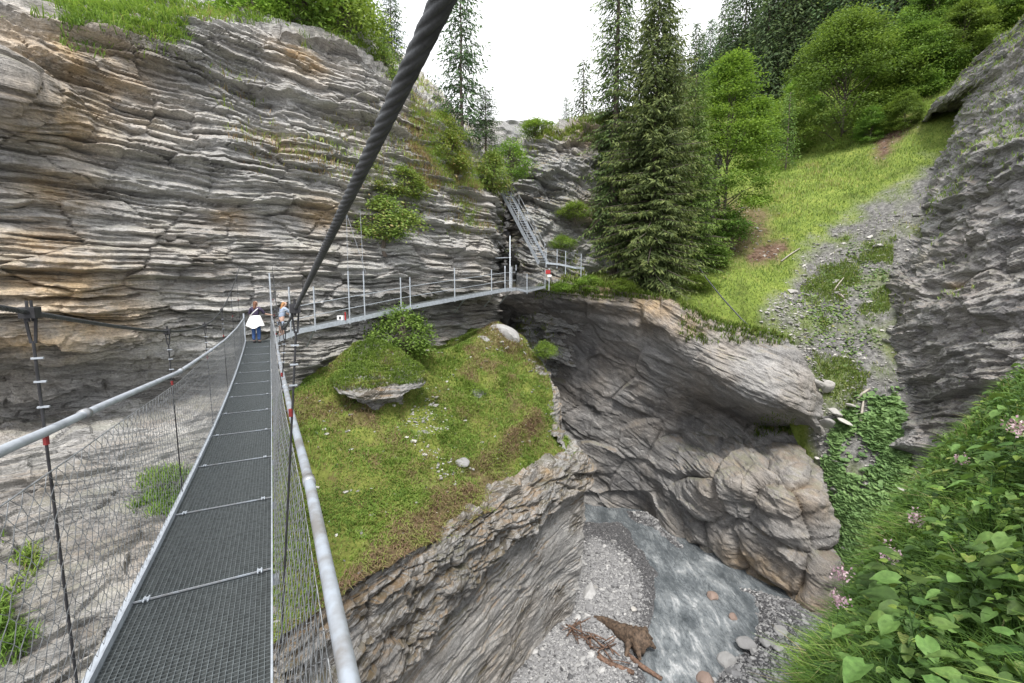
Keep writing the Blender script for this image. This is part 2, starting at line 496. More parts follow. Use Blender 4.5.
# ------------------------------------------------------------------ terrain sheets
def cr_axis0(C, counts):
    C = np.asarray(C, float)
    Cp = np.concatenate([2 * C[:1] - C[1:2], C, 2 * C[-1:] - C[-2:-1]])
    out = []
    for i, n in enumerate(counts):
        p0, p1, p2, p3 = Cp[i], Cp[i + 1], Cp[i + 2], Cp[i + 3]
        t = (np.arange(n) / n).reshape((-1,) + (1,) * (C.ndim - 1))
        lin = p1 + (p2 - p1) * t
        cub = 0.5 * (2 * p1 + (p2 - p0) * t + (2 * p0 - 5 * p1 + 4 * p2 - p3) * t * t + (3 * p1 - p0 - 3 * p2 + p3) * t ** 3)
        out.append(0.6 * cub + 0.4 * lin)
    out.append(C[-1:])
    return np.concatenate(out)

def ang(A, B):
    return np.arccos(np.clip((unit(A) * unit(B)).sum(-1), -1, 1)) * FOC

def refine(P, res, cap=400):
    P = np.asarray(P, float)
    rr, rc = res if isinstance(res, tuple) else (res, res)
    cr_ = [int(np.clip(np.ceil(ang(P[i], P[i + 1]).mean() / rr), 2, cap)) for i in range(len(P) - 1)]
    cc_ = [int(np.clip(np.ceil(ang(P[:, i], P[:, i + 1]).mean() / rc), 2, cap)) for i in range(P.shape[1] - 1)]
    G = cr_axis0(P, cr_)
    G = cr_axis0(G.transpose(1, 0, 2), cc_).transpose(1, 0, 2)
    return G

def grid_normals(G):
    du = np.gradient(G, axis=0)
    dv = np.gradient(G, axis=1)
    return unit(np.cross(du, dv))

def inpoly(px, py, poly):
    px, py = np.asarray(px), np.asarray(py)
    r = np.zeros(px.shape, bool)
    n = len(poly)
    for i in range(n):
        x1, y1 = poly[i]
        x2, y2 = poly[(i + 1) % n]
        c = ((y1 > py) != (y2 > py)) & (px < (x2 - x1) * (py - y1) / (y2 - y1 + 1e-12) + x1)
        r ^= c
    return r

def blobs(V, lst):
    "soft patches round world points, for stains that stay on the rock"
    s = np.zeros(len(V))
    for (c, rx) in lst:
        d = V - c
        d[:, 2] *= 1.6
        s = np.maximum(s, np.exp(-((d ** 2).sum(1) / (rx * rx))))
    return s

def grid_faces(R, C, flip=False):
    i = np.arange(R - 1)[:, None] * C + np.arange(C - 1)[None]
    Q = np.stack([i, i + 1, i + C + 1, i + C], -1).reshape(-1, 4)
    return Q[:, ::-1] if flip else Q

SHEETS = {}
def bed_tone(V, spec):
    "each bed has a tone of its own"
    if spec is None:
        return np.full(len(V), 0.5)
    n, t, seed = spec
    n = unit(n)
    h = V @ n + 0.7 * fbm(V * 0.13, 3, seed + 90) + 0.12 * vnoise(V * 0.7, seed + 95)
    out = 0
    for k, (T, w) in enumerate(((t, 0.6), (t * 0.35, 0.4))):
        i = np.floor(h / T)
        out = out + w * (0.5 + 0.5 * vnoise(np.stack([V[:, 0] / (T * 9) + i * 3.7, V[:, 1] / (T * 9), i * 1.9], -1), seed + 7 + k))
    return np.clip(0.5 + 1.3 * (out - 0.5), 0, 1)

def sheet(name, P, res, dispf, mat, stain=(), wet_shade=(), masks=None, smooth=False, tone=None):
    G = refine(P, res)
    N = grid_normals(G)
    # face the camera side
    if ((N * -G).sum(-1) > 0).mean() < 0.5:
        N = -N
        flip = True
    else:
        flip = False
    V = G.reshape(-1, 3)
    Nf = N.reshape(-1, 3)
    if dispf is not None:
        d = dispf(V)
        if d.ndim == 1:
            V = V + Nf * d[:, None]
        else:
            V = V + d
    R, C = G.shape[:2]
    pa = {'stain': blobs(V, stain), 'wet': blobs(V, wet_shade), 'tone': bed_tone(V, tone)}
    for k, f in (masks or {}).items():
        pa[k] = f(V)
    F = grid_faces(R, C, flip)
    ob = mesh_np(name, V, [F], mat, smooth=smooth, pattr=pa)
    kind(ob, 'structure')
    SHEETS[name] = (V, F, Nf)
    return ob

def C3(rows):
    return np.array([[W(*c) for c in r] for r in rows])

# --- the layered cliff beyond the bridge
cl_px = [-90, 0, 70, 150, 210, 262, 300, 365, 440, 475, 493, 497, 500, 504]
cl_Y = [12.7, 13.8, 14.9, 16.4, 17.9, 19.6, 20.5, 22.6, 26.0, 28.4, 30.0, 32.5, 37.0, 44.0]
cl_top = [-28, 8, 26, 24, 18, 20, 30, 52, 118, 158, 182, 190, 196, 204]
rows = []
def crow(fy, fY):
    return [(x, fy(k, x, t), y * fY(k, x)) for k, (x, y, t) in enumerate(zip(cl_px, cl_Y, cl_top))]
rows.append([(x, t - 26, y * 1.75) for x, y, t in zip(cl_px, cl_Y, cl_top)])
rows.append([(x, t - 14, y * 1.32) for x, y, t in zip(cl_px, cl_Y, cl_top)])
rows.append(crow(lambda k, x, t: t, lambda k, x: 1.08))
rows.append(crow(lambda k, x, t: t + (240 - t) * 0.30, lambda k, x: (0.985, 0.985, 1.03, 1.06, 1.06, 1.05, 1.05, 1.05, 1.05, 1.04, 1.0, 1, 1, 1)[k]))
rows.append(crow(lambda k, x, t: t + (240 - t) * 0.58, lambda k, x: (1.01, 1.01, 1.02, 1.03, 1.03, 1.02, 1.02, 1.02, 1.02, 1.02, 1.0, 1, 1, 1)[k]))
rows.append(crow(lambda k, x, t: 240, lambda k, x: 1.0))
rows.append(crow(lambda k, x, t: 292, lambda k, x: 0.99))
rows.append(crow(lambda k, x, t: (338, 338, 338, 335, 330, 326, 322, 316, 308, 304, 302, 302, 302, 302)[k], lambda k, x: (1.0, 1.0, 1.0, 1.0, 1.0, 1.0, 1.0, 1.03, 1.06, 1.06, 1.05, 1, 1, 1)[k]))
rows.append(crow(lambda k, x, t: (385, 385, 380, 372, 365, 358, 350, 340, 330, 325, 322, 322, 322, 322)[k], lambda k, x: (1.14, 1.14, 1.12, 1.09, 1.05, 1.02, 1.01, 1.05, 1.07, 1.06, 1.05, 1, 1, 1)[k]))
rows.append(crow(lambda k, x, t: (420, 420, 412, 400, 390, 380, 372, 365, 355, 350, 348, 348, 348, 348)[k], lambda k, x: (1.24, 1.24, 1.21, 1.14, 1.05, 1.0, 1.0, 1.03, 1.05, 1.06, 1.08, 1.1, 1.1, 1.1)[k]))
rows.append(crow(lambda k, x, t: (440, 440, 432, 420, 415, 410, 405, 400, 395, 390, 388, 388, 388, 388)[k], lambda k, x: (1.0, 1.0, 1.0, 0.98, 0.97, 0.98, 0.98, 1.02, 1.05, 1.08, 1.1, 1.12, 1.12, 1.12)[k]))
rows.append(crow(lambda k, x, t: 500, lambda k, x: (0.90, 0.90, 0.89, 0.86, 0.84, 0.86, 0.9, 1.0, 1.05, 1.1, 1.13, 1.14, 1.15, 1.15)[k]))
rows.append(crow(lambda k, x, t: 590, lambda k, x: (0.78, 0.78, 0.77, 0.74, 0.72, 0.75, 0.8, 0.95, 1.05, 1.12, 1.15, 1.16, 1.17, 1.17)[k]))
rows.append(crow(lambda k, x, t: 700, lambda k, x: (0.68, 0.68, 0.67, 0.66, 0.66, 0.7, 0.76, 0.9, 1.05, 1.12, 1.15, 1.16, 1.17, 1.17)[k]))
rows.append(crow(lambda k, x, t: 900, lambda k, x: (0.60, 0.60, 0.60, 0.60, 0.62, 0.68, 0.76, 0.9, 1.05, 1.12, 1.15, 1.16, 1.17, 1.17)[k]))
P_cl = C3(rows)

def d_cliff(V):
    d = strata(V, (0.02, -0.02, 1), (1.4, 0.50, 0.21), (0.34, 0.26, 0.14), 6.5, 3, 0.22, 1.0, 0.7, joint=0.26)
    d += 0.24 * fbm(V * 0.22, 3, 60) + 0.08 * fbm(V * 0.9, 3, 61) + facets(V, 1.6, 0.16, 610, (1, 1, 2.2)) + facets(V, 0.6, 0.07, 611, (1, 1, 2.2))
    bx, by = project(V)
    boul = W(32, 85, 13.2)
    r = np.linalg.norm((V - boul) * (0.8, 0.8, 1.0), axis=1)
    lump = np.clip(1 - (r / 2.1) ** 2, 0, 1)
    lowz = np.clip((-3.6 - V[:, 2]) / 1.5, 0, 1)
    d = d * (1 - 0.45 * lowz) + lowz * (0.30 * fbm(V * 0.7, 4, 612) + facets(V, 1.1, 0.25, 613, (1, 1, 1.6)))
    return d * (1 - 0.6 * np.clip(lump * 2, 0, 1)) + 1.0 * np.sqrt(lump) * (1 + 0.25 * fbm(V * 1.1, 4, 62))

st = [(W(85, 55, 15.5), 2.2), (W(115, 100, 15.5), 1.6), (W(60, 120, 14.5), 1.5), (W(60, 285, 14.5), 1.9), (W(95, 320, 15), 1.6), (W(30, 350, 14), 1.5), (W(45, 240, 14.2), 1.0),
      (W(230, 220, 19), 0.8), (W(325, 215, 21.5), 1.2), (W(60, 190, 15), 1.0), (W(300, 60, 22), 1.3), (W(280, 150, 21), 0.9), (W(40, 480, 12.5), 1.0)]
wt = [(W(60, 520, 11.5), 3.2), (W(150, 600, 10.5), 3.0), (W(20, 640, 9.5), 2.8), (W(90, 460, 13.0), 2.2), (W(190, 470, 14.5), 1.6), (W(120, 450, 13.5), 1.5), (W(22, 80, 13.0), 1.5), (W(15, 110, 13.0), 1.0), (W(60, 400, 15), 2.0), (W(0, 395, 14.5), 2.0), (W(150, 400, 16.5), 1.5), (W(10, 150, 13.5), 1.0), (W(420, 320, 25), 2.0), (W(470, 310, 28), 2.0)]  # darker patches: slab, top boulder, overhang recess, below the catwalk
sheet('cliff', P_cl, (0.55, 1.4), d_cliff, M['cliff'], st, wt, tone=((0.02, -0.02, 1), 0.5, 3))

# --- the far rock right of the cleft, above the landing
fw_px = [510, 511, 512.5, 519, 540, 580, 620, 660, 720]
fw_Y = [47, 41, 37.5, 36, 35.3, 35.2, 36, 37.5, 40]
fw_top = [176, 168, 160, 148, 133, 122, 120, 126, 150]
rows = [[(x, t - 2, y + 16) for x, y, t in zip(fw_px, fw_Y, fw_top)],
        [(x, t - 2, y + 4) for x, y, t in zip(fw_px, fw_Y, fw_top)],
        [(x, t, y + 1.6) for x, y, t in zip(fw_px, fw_Y, fw_top)],
        [(x, t + 30, y + 1.0) for x, y, t in zip(fw_px, fw_Y, fw_top)],
        [(x, 200, y + 0.7) for x, y in zip(fw_px, fw_Y)],
        [(x, 245, y) for x, y in zip(fw_px, fw_Y)],
        [(x, 275, y - 0.5) for x, y in zip(fw_px, fw_Y)],
        [(x, 300, y - 0.3) for x, y in zip(fw_px, fw_Y)],
        [(x, 420, y + 3) for x, y in zip(fw_px, fw_Y)]]
def d_far(V):
    d = strata(V, (0.30, 0.05, 0.9), (2.2, 0.8, 0.3), (0.55, 0.36, 0.16), 3.0, 13, 0.8, 0.9, 0.8)
    return d + 0.3 * fbm(V * 0.35, 4, 63) + facets(V, 2.4, 0.9, 630, (1, 1, 1.3)) + facets(V, 0.9, 0.3, 631, (1, 1, 1.5))
sheet('far_rock', C3(rows), (0.7, 1.0), d_far, M['far'], [(W(600, 215, 36), 2.0), (W(590, 130, 36), 2.0)], tone=((0.3, 0.05, 0.9), 0.8, 13))
# the rock that closes the cleft at the back
rows = [[(x, y, Y) for x, Y in ((470, 60), (500, 56), (540, 60))] for y in (120, 180, 240, 300, 420)]
sheet('cleft_rock', C3(rows), 3, lambda V: strata(V, (0, 0, 1), (2.5, 1.0), (0.6, 0.3), 4, 17), M['far'], (), [(W(500, 240, 56), 12)])  # whole back rock painted dark to give the cleft its shade

# --- the hollowed wall under the landing and the boulders beside the stream
cols = [
 (478, [(296, 33.0), (312, 38), (340, 42), (380, 44), (430, 44), (480, 44), (520, 44), (560, 44)]),
 (500, [(294, 33.0), (308, 36), (338, 40.5), (380, 41.5), (430, 41), (480, 40.5), (510, 40), (540, 40)]),
 (525, [(291, 32.5), (303, 33.8), (332, 38.5), (372, 39), (420, 37.8), (470, 37), (507, 36.6), (535, 36.4)]),
 (560, [(285, 32.3), (299, 32.0), (328, 35.8), (370, 36.8), (420, 36.5), (470, 36.2), (507, 36.0), (535, 36)]),
 (600, [(284, 32.0), (303, 31.4), (330, 33.8), (370, 34.8), (420, 34.9), (465, 35.3), (508, 35.6), (535, 35.6)]),
 (640, [(289, 31.2), (310, 30.8), (345, 32.2), (385, 33.2), (430, 33.8), (470, 34.0), (512, 34.8), (540, 34.6)]),
 (675, [(303, 30.2), (332, 29.6), (362, 30.4), (400, 32.0), (435, 32.9), (475, 31.4), (535, 31.2), (562, 31)]),
 (710, [(318, 29.2), (348, 28.3), (378, 28.3), (408, 32.3), (430, 32.4), (478, 28.2), (554, 28.8), (585, 28.6)]),
 (745, [(326, 28.6), (358, 27.4), (396, 27.1), (425, 31.4), (437, 31.0), (485, 26.0), (576, 26.5), (605, 26.3)]),
 (780, [(336, 28.0), (370, 26.7), (408, 26.3), (426, 30.3), (438, 29.2), (492, 24.6), (597, 24.5), (625, 24.3)]),
 (808, [(362, 27.4), (388, 26.7), (416, 26.3), (429, 28.8), (446, 27.6), (508, 24.2), (614, 23.1), (640, 22.9)]),
 (832, [(420, 28.6), (432, 28.4), (442, 28.2), (452, 28.0), (475, 27.0), (540, 24.4), (622, 22.7), (650, 22.5)]),
 (880, [(470, 29.5), (478, 29.2), (484, 29), (492, 28.6), (510, 27.8), (560, 25.6), (640, 23.6), (668, 23)]),
]
P_al = np.array([[W(px, py, Y) for (py, Y) in c] for px, c in cols]).transpose(1, 0, 2)
def d_alc(V):
    px, py = project(V)
    up = np.clip((318 - py) / 30, 0, 1) * (px < 660)
    d = strata(V, (0.15, -0.05, 0.98), (1.6, 0.6, 0.25), (0.32, 0.22, 0.10), 4, 24, 0.6, 0.9) * up
    d += strata(V, (0.42, -0.12, 0.88), (2.4, 0.8), (0.10, 0.06), 3.5, 23, 0.9, 0.5, 0.7) * (1 - up)
    hollow = np.clip((690 - px) / 40, 0, 1) * (1 - up)
    d += hollow * (facets(V, 3.0, 0.50, 640, (1, 1, 1.2)) + facets(V, 1.2, 0.09, 641, (1, 1, 1.4)))
    bl = 1 - np.clip((690 - px) / 40, 0, 1)
    big = np.clip((py - 420) / 18, 0, 1)
    d += bl * big * (creases(V, 4.2, 0.80, 650, (1, 1, 1.2), 0.28) + facets(V, 2.2, 0.28, 654, (1, 1, 1.4)))
    d += bl * (strata(V, (0.35, -0.12, 0.9), (0.5, 0.2), (0.03, 0.02), 5, 653, 0.8) + facets(V, 1.5, 0.10, 652, (1, 1, 1.6)))
    return d + 0.35 * fbm(V * 0.33, 4, 64) + 0.10 * fbm(V * 1.3, 4, 65) + 0.03 * fbm(V * 5, 2, 660)
st = [(W(655, 305, 31), 2.6), (W(600, 290, 32), 2.0), (W(690, 325, 30), 1.6), (W(760, 570, 26), 2.5), (W(810, 600, 24), 2.5), (W(740, 470, 28), 1.2), (W(800, 500, 25), 1.4)]
wt = [(W(594, 350, 35), 1.1), (W(590, 375, 35.5), 1.2), (W(587, 400, 36), 1.3), (W(585, 425, 36), 1.3), (W(586, 450, 36), 1.5), (W(560, 330, 36), 2.2), (W(655, 470, 34), 1.3), (W(690, 425, 32), 1.5), (W(525, 330, 37), 4.5), (W(545, 420, 37), 2.6), (W(570, 300, 33), 1.6), (W(660, 410, 33), 2.0), (W(640, 500, 35), 1.8), (W(720, 415, 31), 2.2), (W(590, 350, 35.5), 1.0), (W(620, 480, 35), 2.0)]  # damp streaks and hollow, plus shade painted into the boulder recess
P_al = np.concatenate([P_al[:1] + np.array((0.6, 3.0, -0.25)), P_al])
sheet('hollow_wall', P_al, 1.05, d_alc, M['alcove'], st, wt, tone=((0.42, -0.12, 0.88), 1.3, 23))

# --- hillside: meadow, scree gully, ground below the trees
H_px = [560, 600, 640, 700, 760, 800, 850, 900, 960, 1040, 1120, 1220]
H_rows = [
 [(306, 33.6), (304, 33.4), (302, 33.2), (334, 31.6), (356, 30.6), (452, 28.3), (600, 22.6), (600, 20.5), (600, 19.5), (600, 18.5), (600, 17.5), (600, 17)],
 [(290, 33.4), (287, 33.2), (285, 33.4), (303, 32.4), (320, 31.4), (388, 29.2), (480, 25.4), (490, 23.8), (490, 23), (490, 22), (490, 21), (490, 20)],
 [(280, 35.5), (276, 35.2), (273, 35), (278, 34.5), (290, 33.2), (325, 31.0), (385, 28.4), (390, 27.2), (390, 26.4), (390, 25.2), (390, 24), (390, 23)],
 [(262, 41), (258, 40), (254, 39), (252, 38.5), (258, 37), (272, 35.2), (305, 32.2), (305, 31.0), (300, 29.8), (290, 28.4), (285, 27), (285, 26)],
 [(232, 50), (230, 48), (228, 46), (222, 45), (220, 43.5), (225, 41.2), (240, 38), (230, 36.2), (218, 34.8), (205, 33), (195, 31), (190, 30)],
 [(204, 62), (200, 58), (196, 55), (188, 53), (182, 52), (180, 50), (180, 46.5), (168, 43.6), (150, 41), (125, 38), (110, 36), (100, 35)],
 [(170, 84), (165, 80), (160, 76), (146, 70), (138, 66), (132, 62), (124, 57), (108, 53), (88, 49), (55, 45), (35, 42), (20, 40)],
 [(140, 120), (132, 116), (122, 112), (100, 104), (82, 94), (66, 86), (48, 78), (28, 70), (4, 63), (-35, 56), (-60, 51), (-80, 48)],
 [(130, 200), (118, 196), (104, 190), (66, 176), (24, 160), (-12, 146), (-45, 130), (-75, 115), (-110, 100), (-160, 88), (-200, 80), (-230, 75)],
]
P_hl = np.array([[W(px, py, Y) for px, (py, Y) in zip(H_px, r)] for r in H_rows])
GULLY = [(786, 290), (765, 312), (760, 335), (800, 390), (812, 440), (825, 620), (960, 620), (960, 440), (960, 300), (960, 150), (930, 163), (895, 188), (850, 212), (805, 245)]
EARTH = [(745, 243), (790, 238), (788, 250), (770, 265), (748, 268)]
EARTH2 = [(875, 128), (915, 112), (918, 122), (892, 145), (884, 165), (872, 160)]
TREEFLOOR = [(690, 190), (770, 205), (772, 240), (740, 262), (700, 262)]
def soft(px, py, poly, s):
    r = np.zeros(px.shape)
    for dx, dy in ((0, 0), (s, 0), (-s, 0), (0, s), (0, -s), (s * .7, s * .7), (-s * .7, s * .7), (s * .7, -s * .7), (-s * .7, -s * .7)):
        r += inpoly(px + dx, py + dy, poly)
    return r / 9
def m_scree(V):
    px, py = project(V)
    j = fbm(V * 0.8, 3, 71) * 14
    s = soft(px + j, py + j * 0.6, GULLY, 7)
    return s * np.clip(0.95 + 1.4 * fbm(V * 0.45, 3, 72), 0.3, 1)
def m_earth(V):
    px, py = project(V)
    j = fbm(V * 0.8, 3, 73) * 10
    return np.maximum(soft(px + j, py + j * .4, EARTH, 5), np.maximum(soft(px + j, py + j * .4, EARTH2, 5), 0.8 * soft(px + j, py, TREEFLOOR, 8)))
def d_hill(V):
    d = 0.9 * fbm(V * 0.12, 4, 66) + 0.22 * fbm(V * 0.6, 3, 67)
    s = m_scree(V)
    px, py = project(V)
    d = d * 0.8 + s * 0.22 * fbm(V * 1.6, 3, 68)
    dv = np.zeros_like(V)
    dv[:, 2] = d
    return dv
sheet('hillside', P_hl, 2.0, d_hill, M['meadow'], masks={'scree': m_scree, 'earth': m_earth}, smooth=True)

# --- dipping schist face on the right
cols = [
 (872, [(150, 56), (205, 46.5), (300, 35.5), (400, 31), (480, 28), (560, 26), (640, 24)]),
 (888, [(150, 54), (208, 43.0), (300, 32.2), (390, 28.3), (470, 25.8), (560, 23), (640, 21.5)]),
 (915, [(140, 54), (200, 40.5), (295, 29.4), (390, 26.0), (470, 23.6), (560, 21), (640, 19.8)]),
 (945, [(122, 48), (190, 34.6), (285, 27.3), (380, 24.2), (470, 22.0), (560, 19.5), (640, 18.2)]),
 (985, [(80, 38.0), (160, 30.5), (260, 25.4), (360, 22.4), (460, 20.2), (560, 18), (640, 16.6)]),
 (1030, [(34, 35.0), (120, 28.0), (230, 23.6), (340, 20.6), (450, 18.5), (560, 16.5), (640, 15.2)]),
 (1090, [(-25, 31.0), (70, 25.0), (200, 21.4), (320, 18.8), (440, 16.8), (560, 15), (640, 14)]),
 (1170, [(-110, 27.0), (10, 22.0), (160, 19.0), (290, 16.8), (420, 15.2), (560, 13.5), (640, 12.5)]),
]
P_sc = np.array([[W(px, py, Y) for (py, Y) in c] for px, c in cols]).transpose(1, 0, 2)
P_sc = np.concatenate([P_sc[:1] + np.array((2.0, 7.0, 0.5)), P_sc])
def d_sch(V):
    d = strata(V, (-0.55, 0.22, 0.8), (1.6, 0.6, 0.22), (0.42, 0.22, 0.09), 5.0, 33, 0.5, 0.9, 0.6, joint=0.3, jsize=3.0)
    low = np.clip((-0.5 - V[:, 2]) / 3, 0, 1)
    d2 = strata(V, (0.62, 0.25, 0.72), (1.4, 0.5, 0.2), (0.45, 0.22, 0.075), 4.0, 35, 0.7, 0.9, 0.6)
    return d * (1 - low) + d2 * low + 0.40 * fbm(V * 0.3, 4, 69) + 0.10 * fbm(V * 1.2, 3, 70) + facets(V, 2.2, 0.45, 690, (1.2, 1, 1.5)) + facets(V, 0.8, 0.16, 691, (1.3, 1, 1.8))
sheet('schist_face', P_sc, 1.05, d_sch, M['schist'], [(W(905, 255, 31), 1.0), (W(960, 290, 27), 0.8), (W(893, 400, 28), 0.6)], [(W(895, 330, 30), 1.0)], tone=((-0.55, 0.22, 0.8), 0.5, 33))

# --- the grassy spur between bridge and stream: top and rock sides
back = [(205, 480, 15.6), (245, 440, 17.0), (290, 400, 18.8), (340, 368, 20.8), (400, 354, 23.2), (455, 348, 25.6), (494, 332, 28.2), (518, 336, 29.4)]
rim = [(235, 690, 9.0), (285, 640, 9.8), (335, 604, 11.0), (397, 566, 12.8), (458, 527, 15.2), (518, 491, 18.0), (560, 466, 20.9), (583, 457, 22.3)]
redge = [(518, 336, 29.4), (532, 351, 28.2), (547, 368, 26.8), (553, 398, 25.4), (556, 425, 24.2), (570, 442, 23.2), (583, 457, 22.3)]
B_, R_ = np.array([W(*p) for p in back]), np.array([W(*p) for p in rim])
rowsP = []
for f in np.linspace(0, 1, 7):
    rr = B_ * (1 - f) + R_ * f
    if 0 < f < 1:
        bulge = math.sin(f * math.pi) * 0.35
        rr[:, 2] += bulge * (1 - 0.5 * f)
    rr[-1] = W(*redge[int(round(f * 6))])
    rowsP.append(rr)
P_top = np.array(rowsP)
P_top = np.concatenate([P_top[:1] + np.array((-1.5, 2.5, -0.3)), P_top])
P_top = np.concatenate([P_top[:, :1] + np.array((-3.0, -1.0, -4.5)), P_top], 1)
def ledge_line(V, a, b, half, lo):
    "signed side of a step running from a to b, faded at the ends"
    a, b = a[:2], b[:2]
    d = unit(b - a)
    L = np.linalg.norm(b - a)
    q = V[:, :2] - a
    s, c = q @ d, q[:, 0] * d[1] - q[:, 1] * d[0]
    fade = np.clip((s + 1) / 1.0, 0, 1) * np.clip((L - 0.8 - s) / 1.5, 0, 1)
    return fade, c
st_a, st_b = W(470, 462, 18.2), W(556, 404, 25.0)
def d_top(V):
    d = 0.45 * fbm(V * 0.35, 4, 81) + 0.34 * fbm(V * 0.95, 4, 82) + 0.9 * strata(V, (-0.2, 0.25, 0.95), (1.3, 0.5), (0.22, 0.10), 4, 86, 1.2, 0.3)
    fade, c = ledge_line(V, st_a, st_b, 1, 1)
    c = c + 0.25 * fbm(V * 0.8, 3, 83)
    d -= 0.7 * fade * np.clip((3.2 - np.linalg.norm(V - st_b, axis=1) * 0.0) / 3.2, 0, 1) * np.clip(c / 0.18, 0, 1) * np.clip(1 - (c - 1.5) / 2.5, 0.0, 1)
    for (x, y, Y, r, a) in ((480, 388, 23.0, 1.0, -0.5), (478, 372, 23.8, 1.3, 0.35), (395, 352, 22.0, 1.6, 0.55), (340, 420, 18.0, 1.2, -0.25), (500, 340, 27.5, 1.5, 0.1), (355, 500, 14.6, 1.2, -0.35)):
        q = np.linalg.norm(V - W(x, y, Y), axis=1)
        d += a * np.exp(-(q / r) ** 2)
    dv = np.zeros_like(V)
    dv[:, 2] = d
    return dv
DRY = [(430, 560), (395, 585), (330, 620), (300, 640), (330, 585), (430, 500), (500, 470), (520, 480)]
def m_dry(V):
    px, py = project(V)
    j = fbm(V * 1.2, 3, 84) * 14
    a = soft(px + j, py + j, DRY, 8)
    b = soft(px + j, py + j, [(485, 318), (520, 330), (548, 372), (545, 380), (515, 352), (470, 352)], 6) * 0.7
    c = np.clip(fbm(V * 0.55, 4, 85) * 3.4 - 0.45, 0, 1)
    fade, cc = ledge_line(V, st_a, st_b, 1, 1)
    e = fade * np.exp(-((cc - 0.12) / 0.22) ** 2)
    return np.clip(np.maximum(np.maximum(a, b), np.maximum(c * 0.8, e)), 0, 1)
sheet('spur_top', P_top, 1.8, d_top, M['turf'], masks={'earth': lambda V: 0.7 * m_dry(V), 'scree': lambda V: 0.0 * V[:, 0]}, smooth=True)

face = []
Rw = np.concatenate([R_, np.array([W(*p) for p in redge[::-1][1:]])])
nR = len(R_)
out_dir = np.array([unit((0.82, -0.57, 0))] * (nR - 1) + [unit((0.9, -0.1, 0))] + [unit((0.95, 0.25, 0))] * (len(Rw) - nR))
def frow(dz, out):
    r = Rw + out_dir * np.array(out)[:, None] if np.ndim(out) else Rw + out_dir * out
    r = r.copy()
    r[:, 2] += dz
    return r
crk = np.array([W(*p) for p in [(222, 990, 9.1), (275, 900, 9.9), (325, 800, 11.0), (386, 690, 12.7), (452, 606, 15.1), (516, 541, 17.9), (561, 500, 20.9), (586, 484, 22.3)]])
nx_ = len(Rw) - nR
crk = np.concatenate([crk, Rw[nR:] + (0.1, 0, -1.15)])
def crow2(f, out, dz=0.0):
    r = Rw * (1 - f) + crk * f + out_dir * out
    r = r.copy()
    r[:, 2] += dz
    return r
face.append(frow(0.25, -0.9))
face.append(frow(0.05, -0.15))
face.append(crow2(0.15, 0.18))
face.append(crow2(0.5, 0.32))
face.append(crow2(0.93, 0.42))
face.append(crow2(1.0, -0.10, -0.10))
face.append(crow2(1.0, -0.12, -0.45))
face.append(crow2(1.0, 0.0, -2.2))
face.append(crow2(1.0, -0.25, -5.0))
face.append(crow2(1.0, -0.95, -9.5))
P_fc = np.array(face)
P_fc = np.concatenate([P_fc[:, :1] + np.array((-3.0, -1.0, -4.5)), P_fc], 1)
def d_spur(V):
    pr_ = (V - crk[3]) @ unit(np.cross(crk[6] - crk[3], (0.82, -0.57, 0)))
    sgn = 1.0 if (np.array((0, 0, 1.0)) @ unit(np.cross(crk[6] - crk[3], (0.82, -0.57, 0)))) > 0 else -1.0
    up = np.clip(sgn * pr_ / 0.4 + 0.2, 0, 1)
    d = strata(V, (0.05, -0.05, 1), (0.8, 0.3), (0.15, 0.07), 5, 43, 0.6, 0.9, 0.4, 0.5, 0.06, joint=0.3, jsize=1.6) * (0.15 + up) + up * 0.16 * fbm(V * 1.8, 4, 87)
    lo = 1 - up
    d += lo * strata(V, sgn * unit(np.cross(crk[6] - crk[3], (0.82, -0.57, 0))), (1.6, 0.6, 0.25), (0.06, 0.035, 0.02), 9, 44, 0.15, 0.9, 0.5, 0.5, 0.06)
    d += (0.05 + 0.10 * up) * facets(V, 1.0, 1.0, 880, (1, 1, 1.8)) + lo * facets(V, 2.8, 0.14, 881, (1, 1, 1.6)) + up * creases(V, 0.7, 0.12, 882, (1, 1, 1.7), 0.3)
    return d + 0.12 * fbm(V * 0.4, 3, 88) + 0.05 * fbm(V * 2.5, 3, 89)
def m_rim(V):
    nn = unit(np.cross(crk[6] - crk[3], (0.82, -0.57, 0)))
    nn = nn * (1.0 if nn[2] > 0 else -1.0)
    return np.clip(((V - crk[3]) @ nn) / 0.5, 0, 1)
sheet('spur_face', P_fc, (0.8, 1.05), d_spur, M['spur'], [(W(335, 600, 11), 0.8), (W(550, 470, 20), 0.5)], [(W(470, 640, 14.5), 0.6), (W(510, 600, 17), 0.6)], tone=((0.15, 0.05, 0.95), 0.8, 44), masks={'rim': m_rim})

# --- near bank on the right with lush plants
bd = [(806, 720, 4.6), (828, 650, 5.6), (862, 585, 7.0), (903, 510, 8.8), (938, 462, 10.3), (980, 414, 11.8), (1034, 366, 13.2), (1110, 300, 15.0)]
nr = [(1010, 900, 1.7), (1060, 780, 2.1), (1100, 700, 2.5), (1140, 620, 2.9), (1180, 540, 3.5), (1210, 470, 4.2), (1260, 390, 5.2), (1330, 300, 6.4)]
Bd, Nr = np.array([W(*p) for p in bd]), np.array([W(*p) for p in nr])
P_nb = np.array([Nr + (3.0, -1.0, 2.2), Nr, Nr * 0.62 + Bd * 0.38 + (0, 0, 0.12), Nr * 0.28 + Bd * 0.72 + (0, 0, 0.18), Bd, Bd + (0.5, 0.7, -1.3), Bd + (1.4, 1.9, -4.5), Bd + (2.4, 3.2, -10.0)])
P_nb = np.concatenate([P_nb[:, :1] + np.array((0.3, -2.2, -1.2)), P_nb], 1)
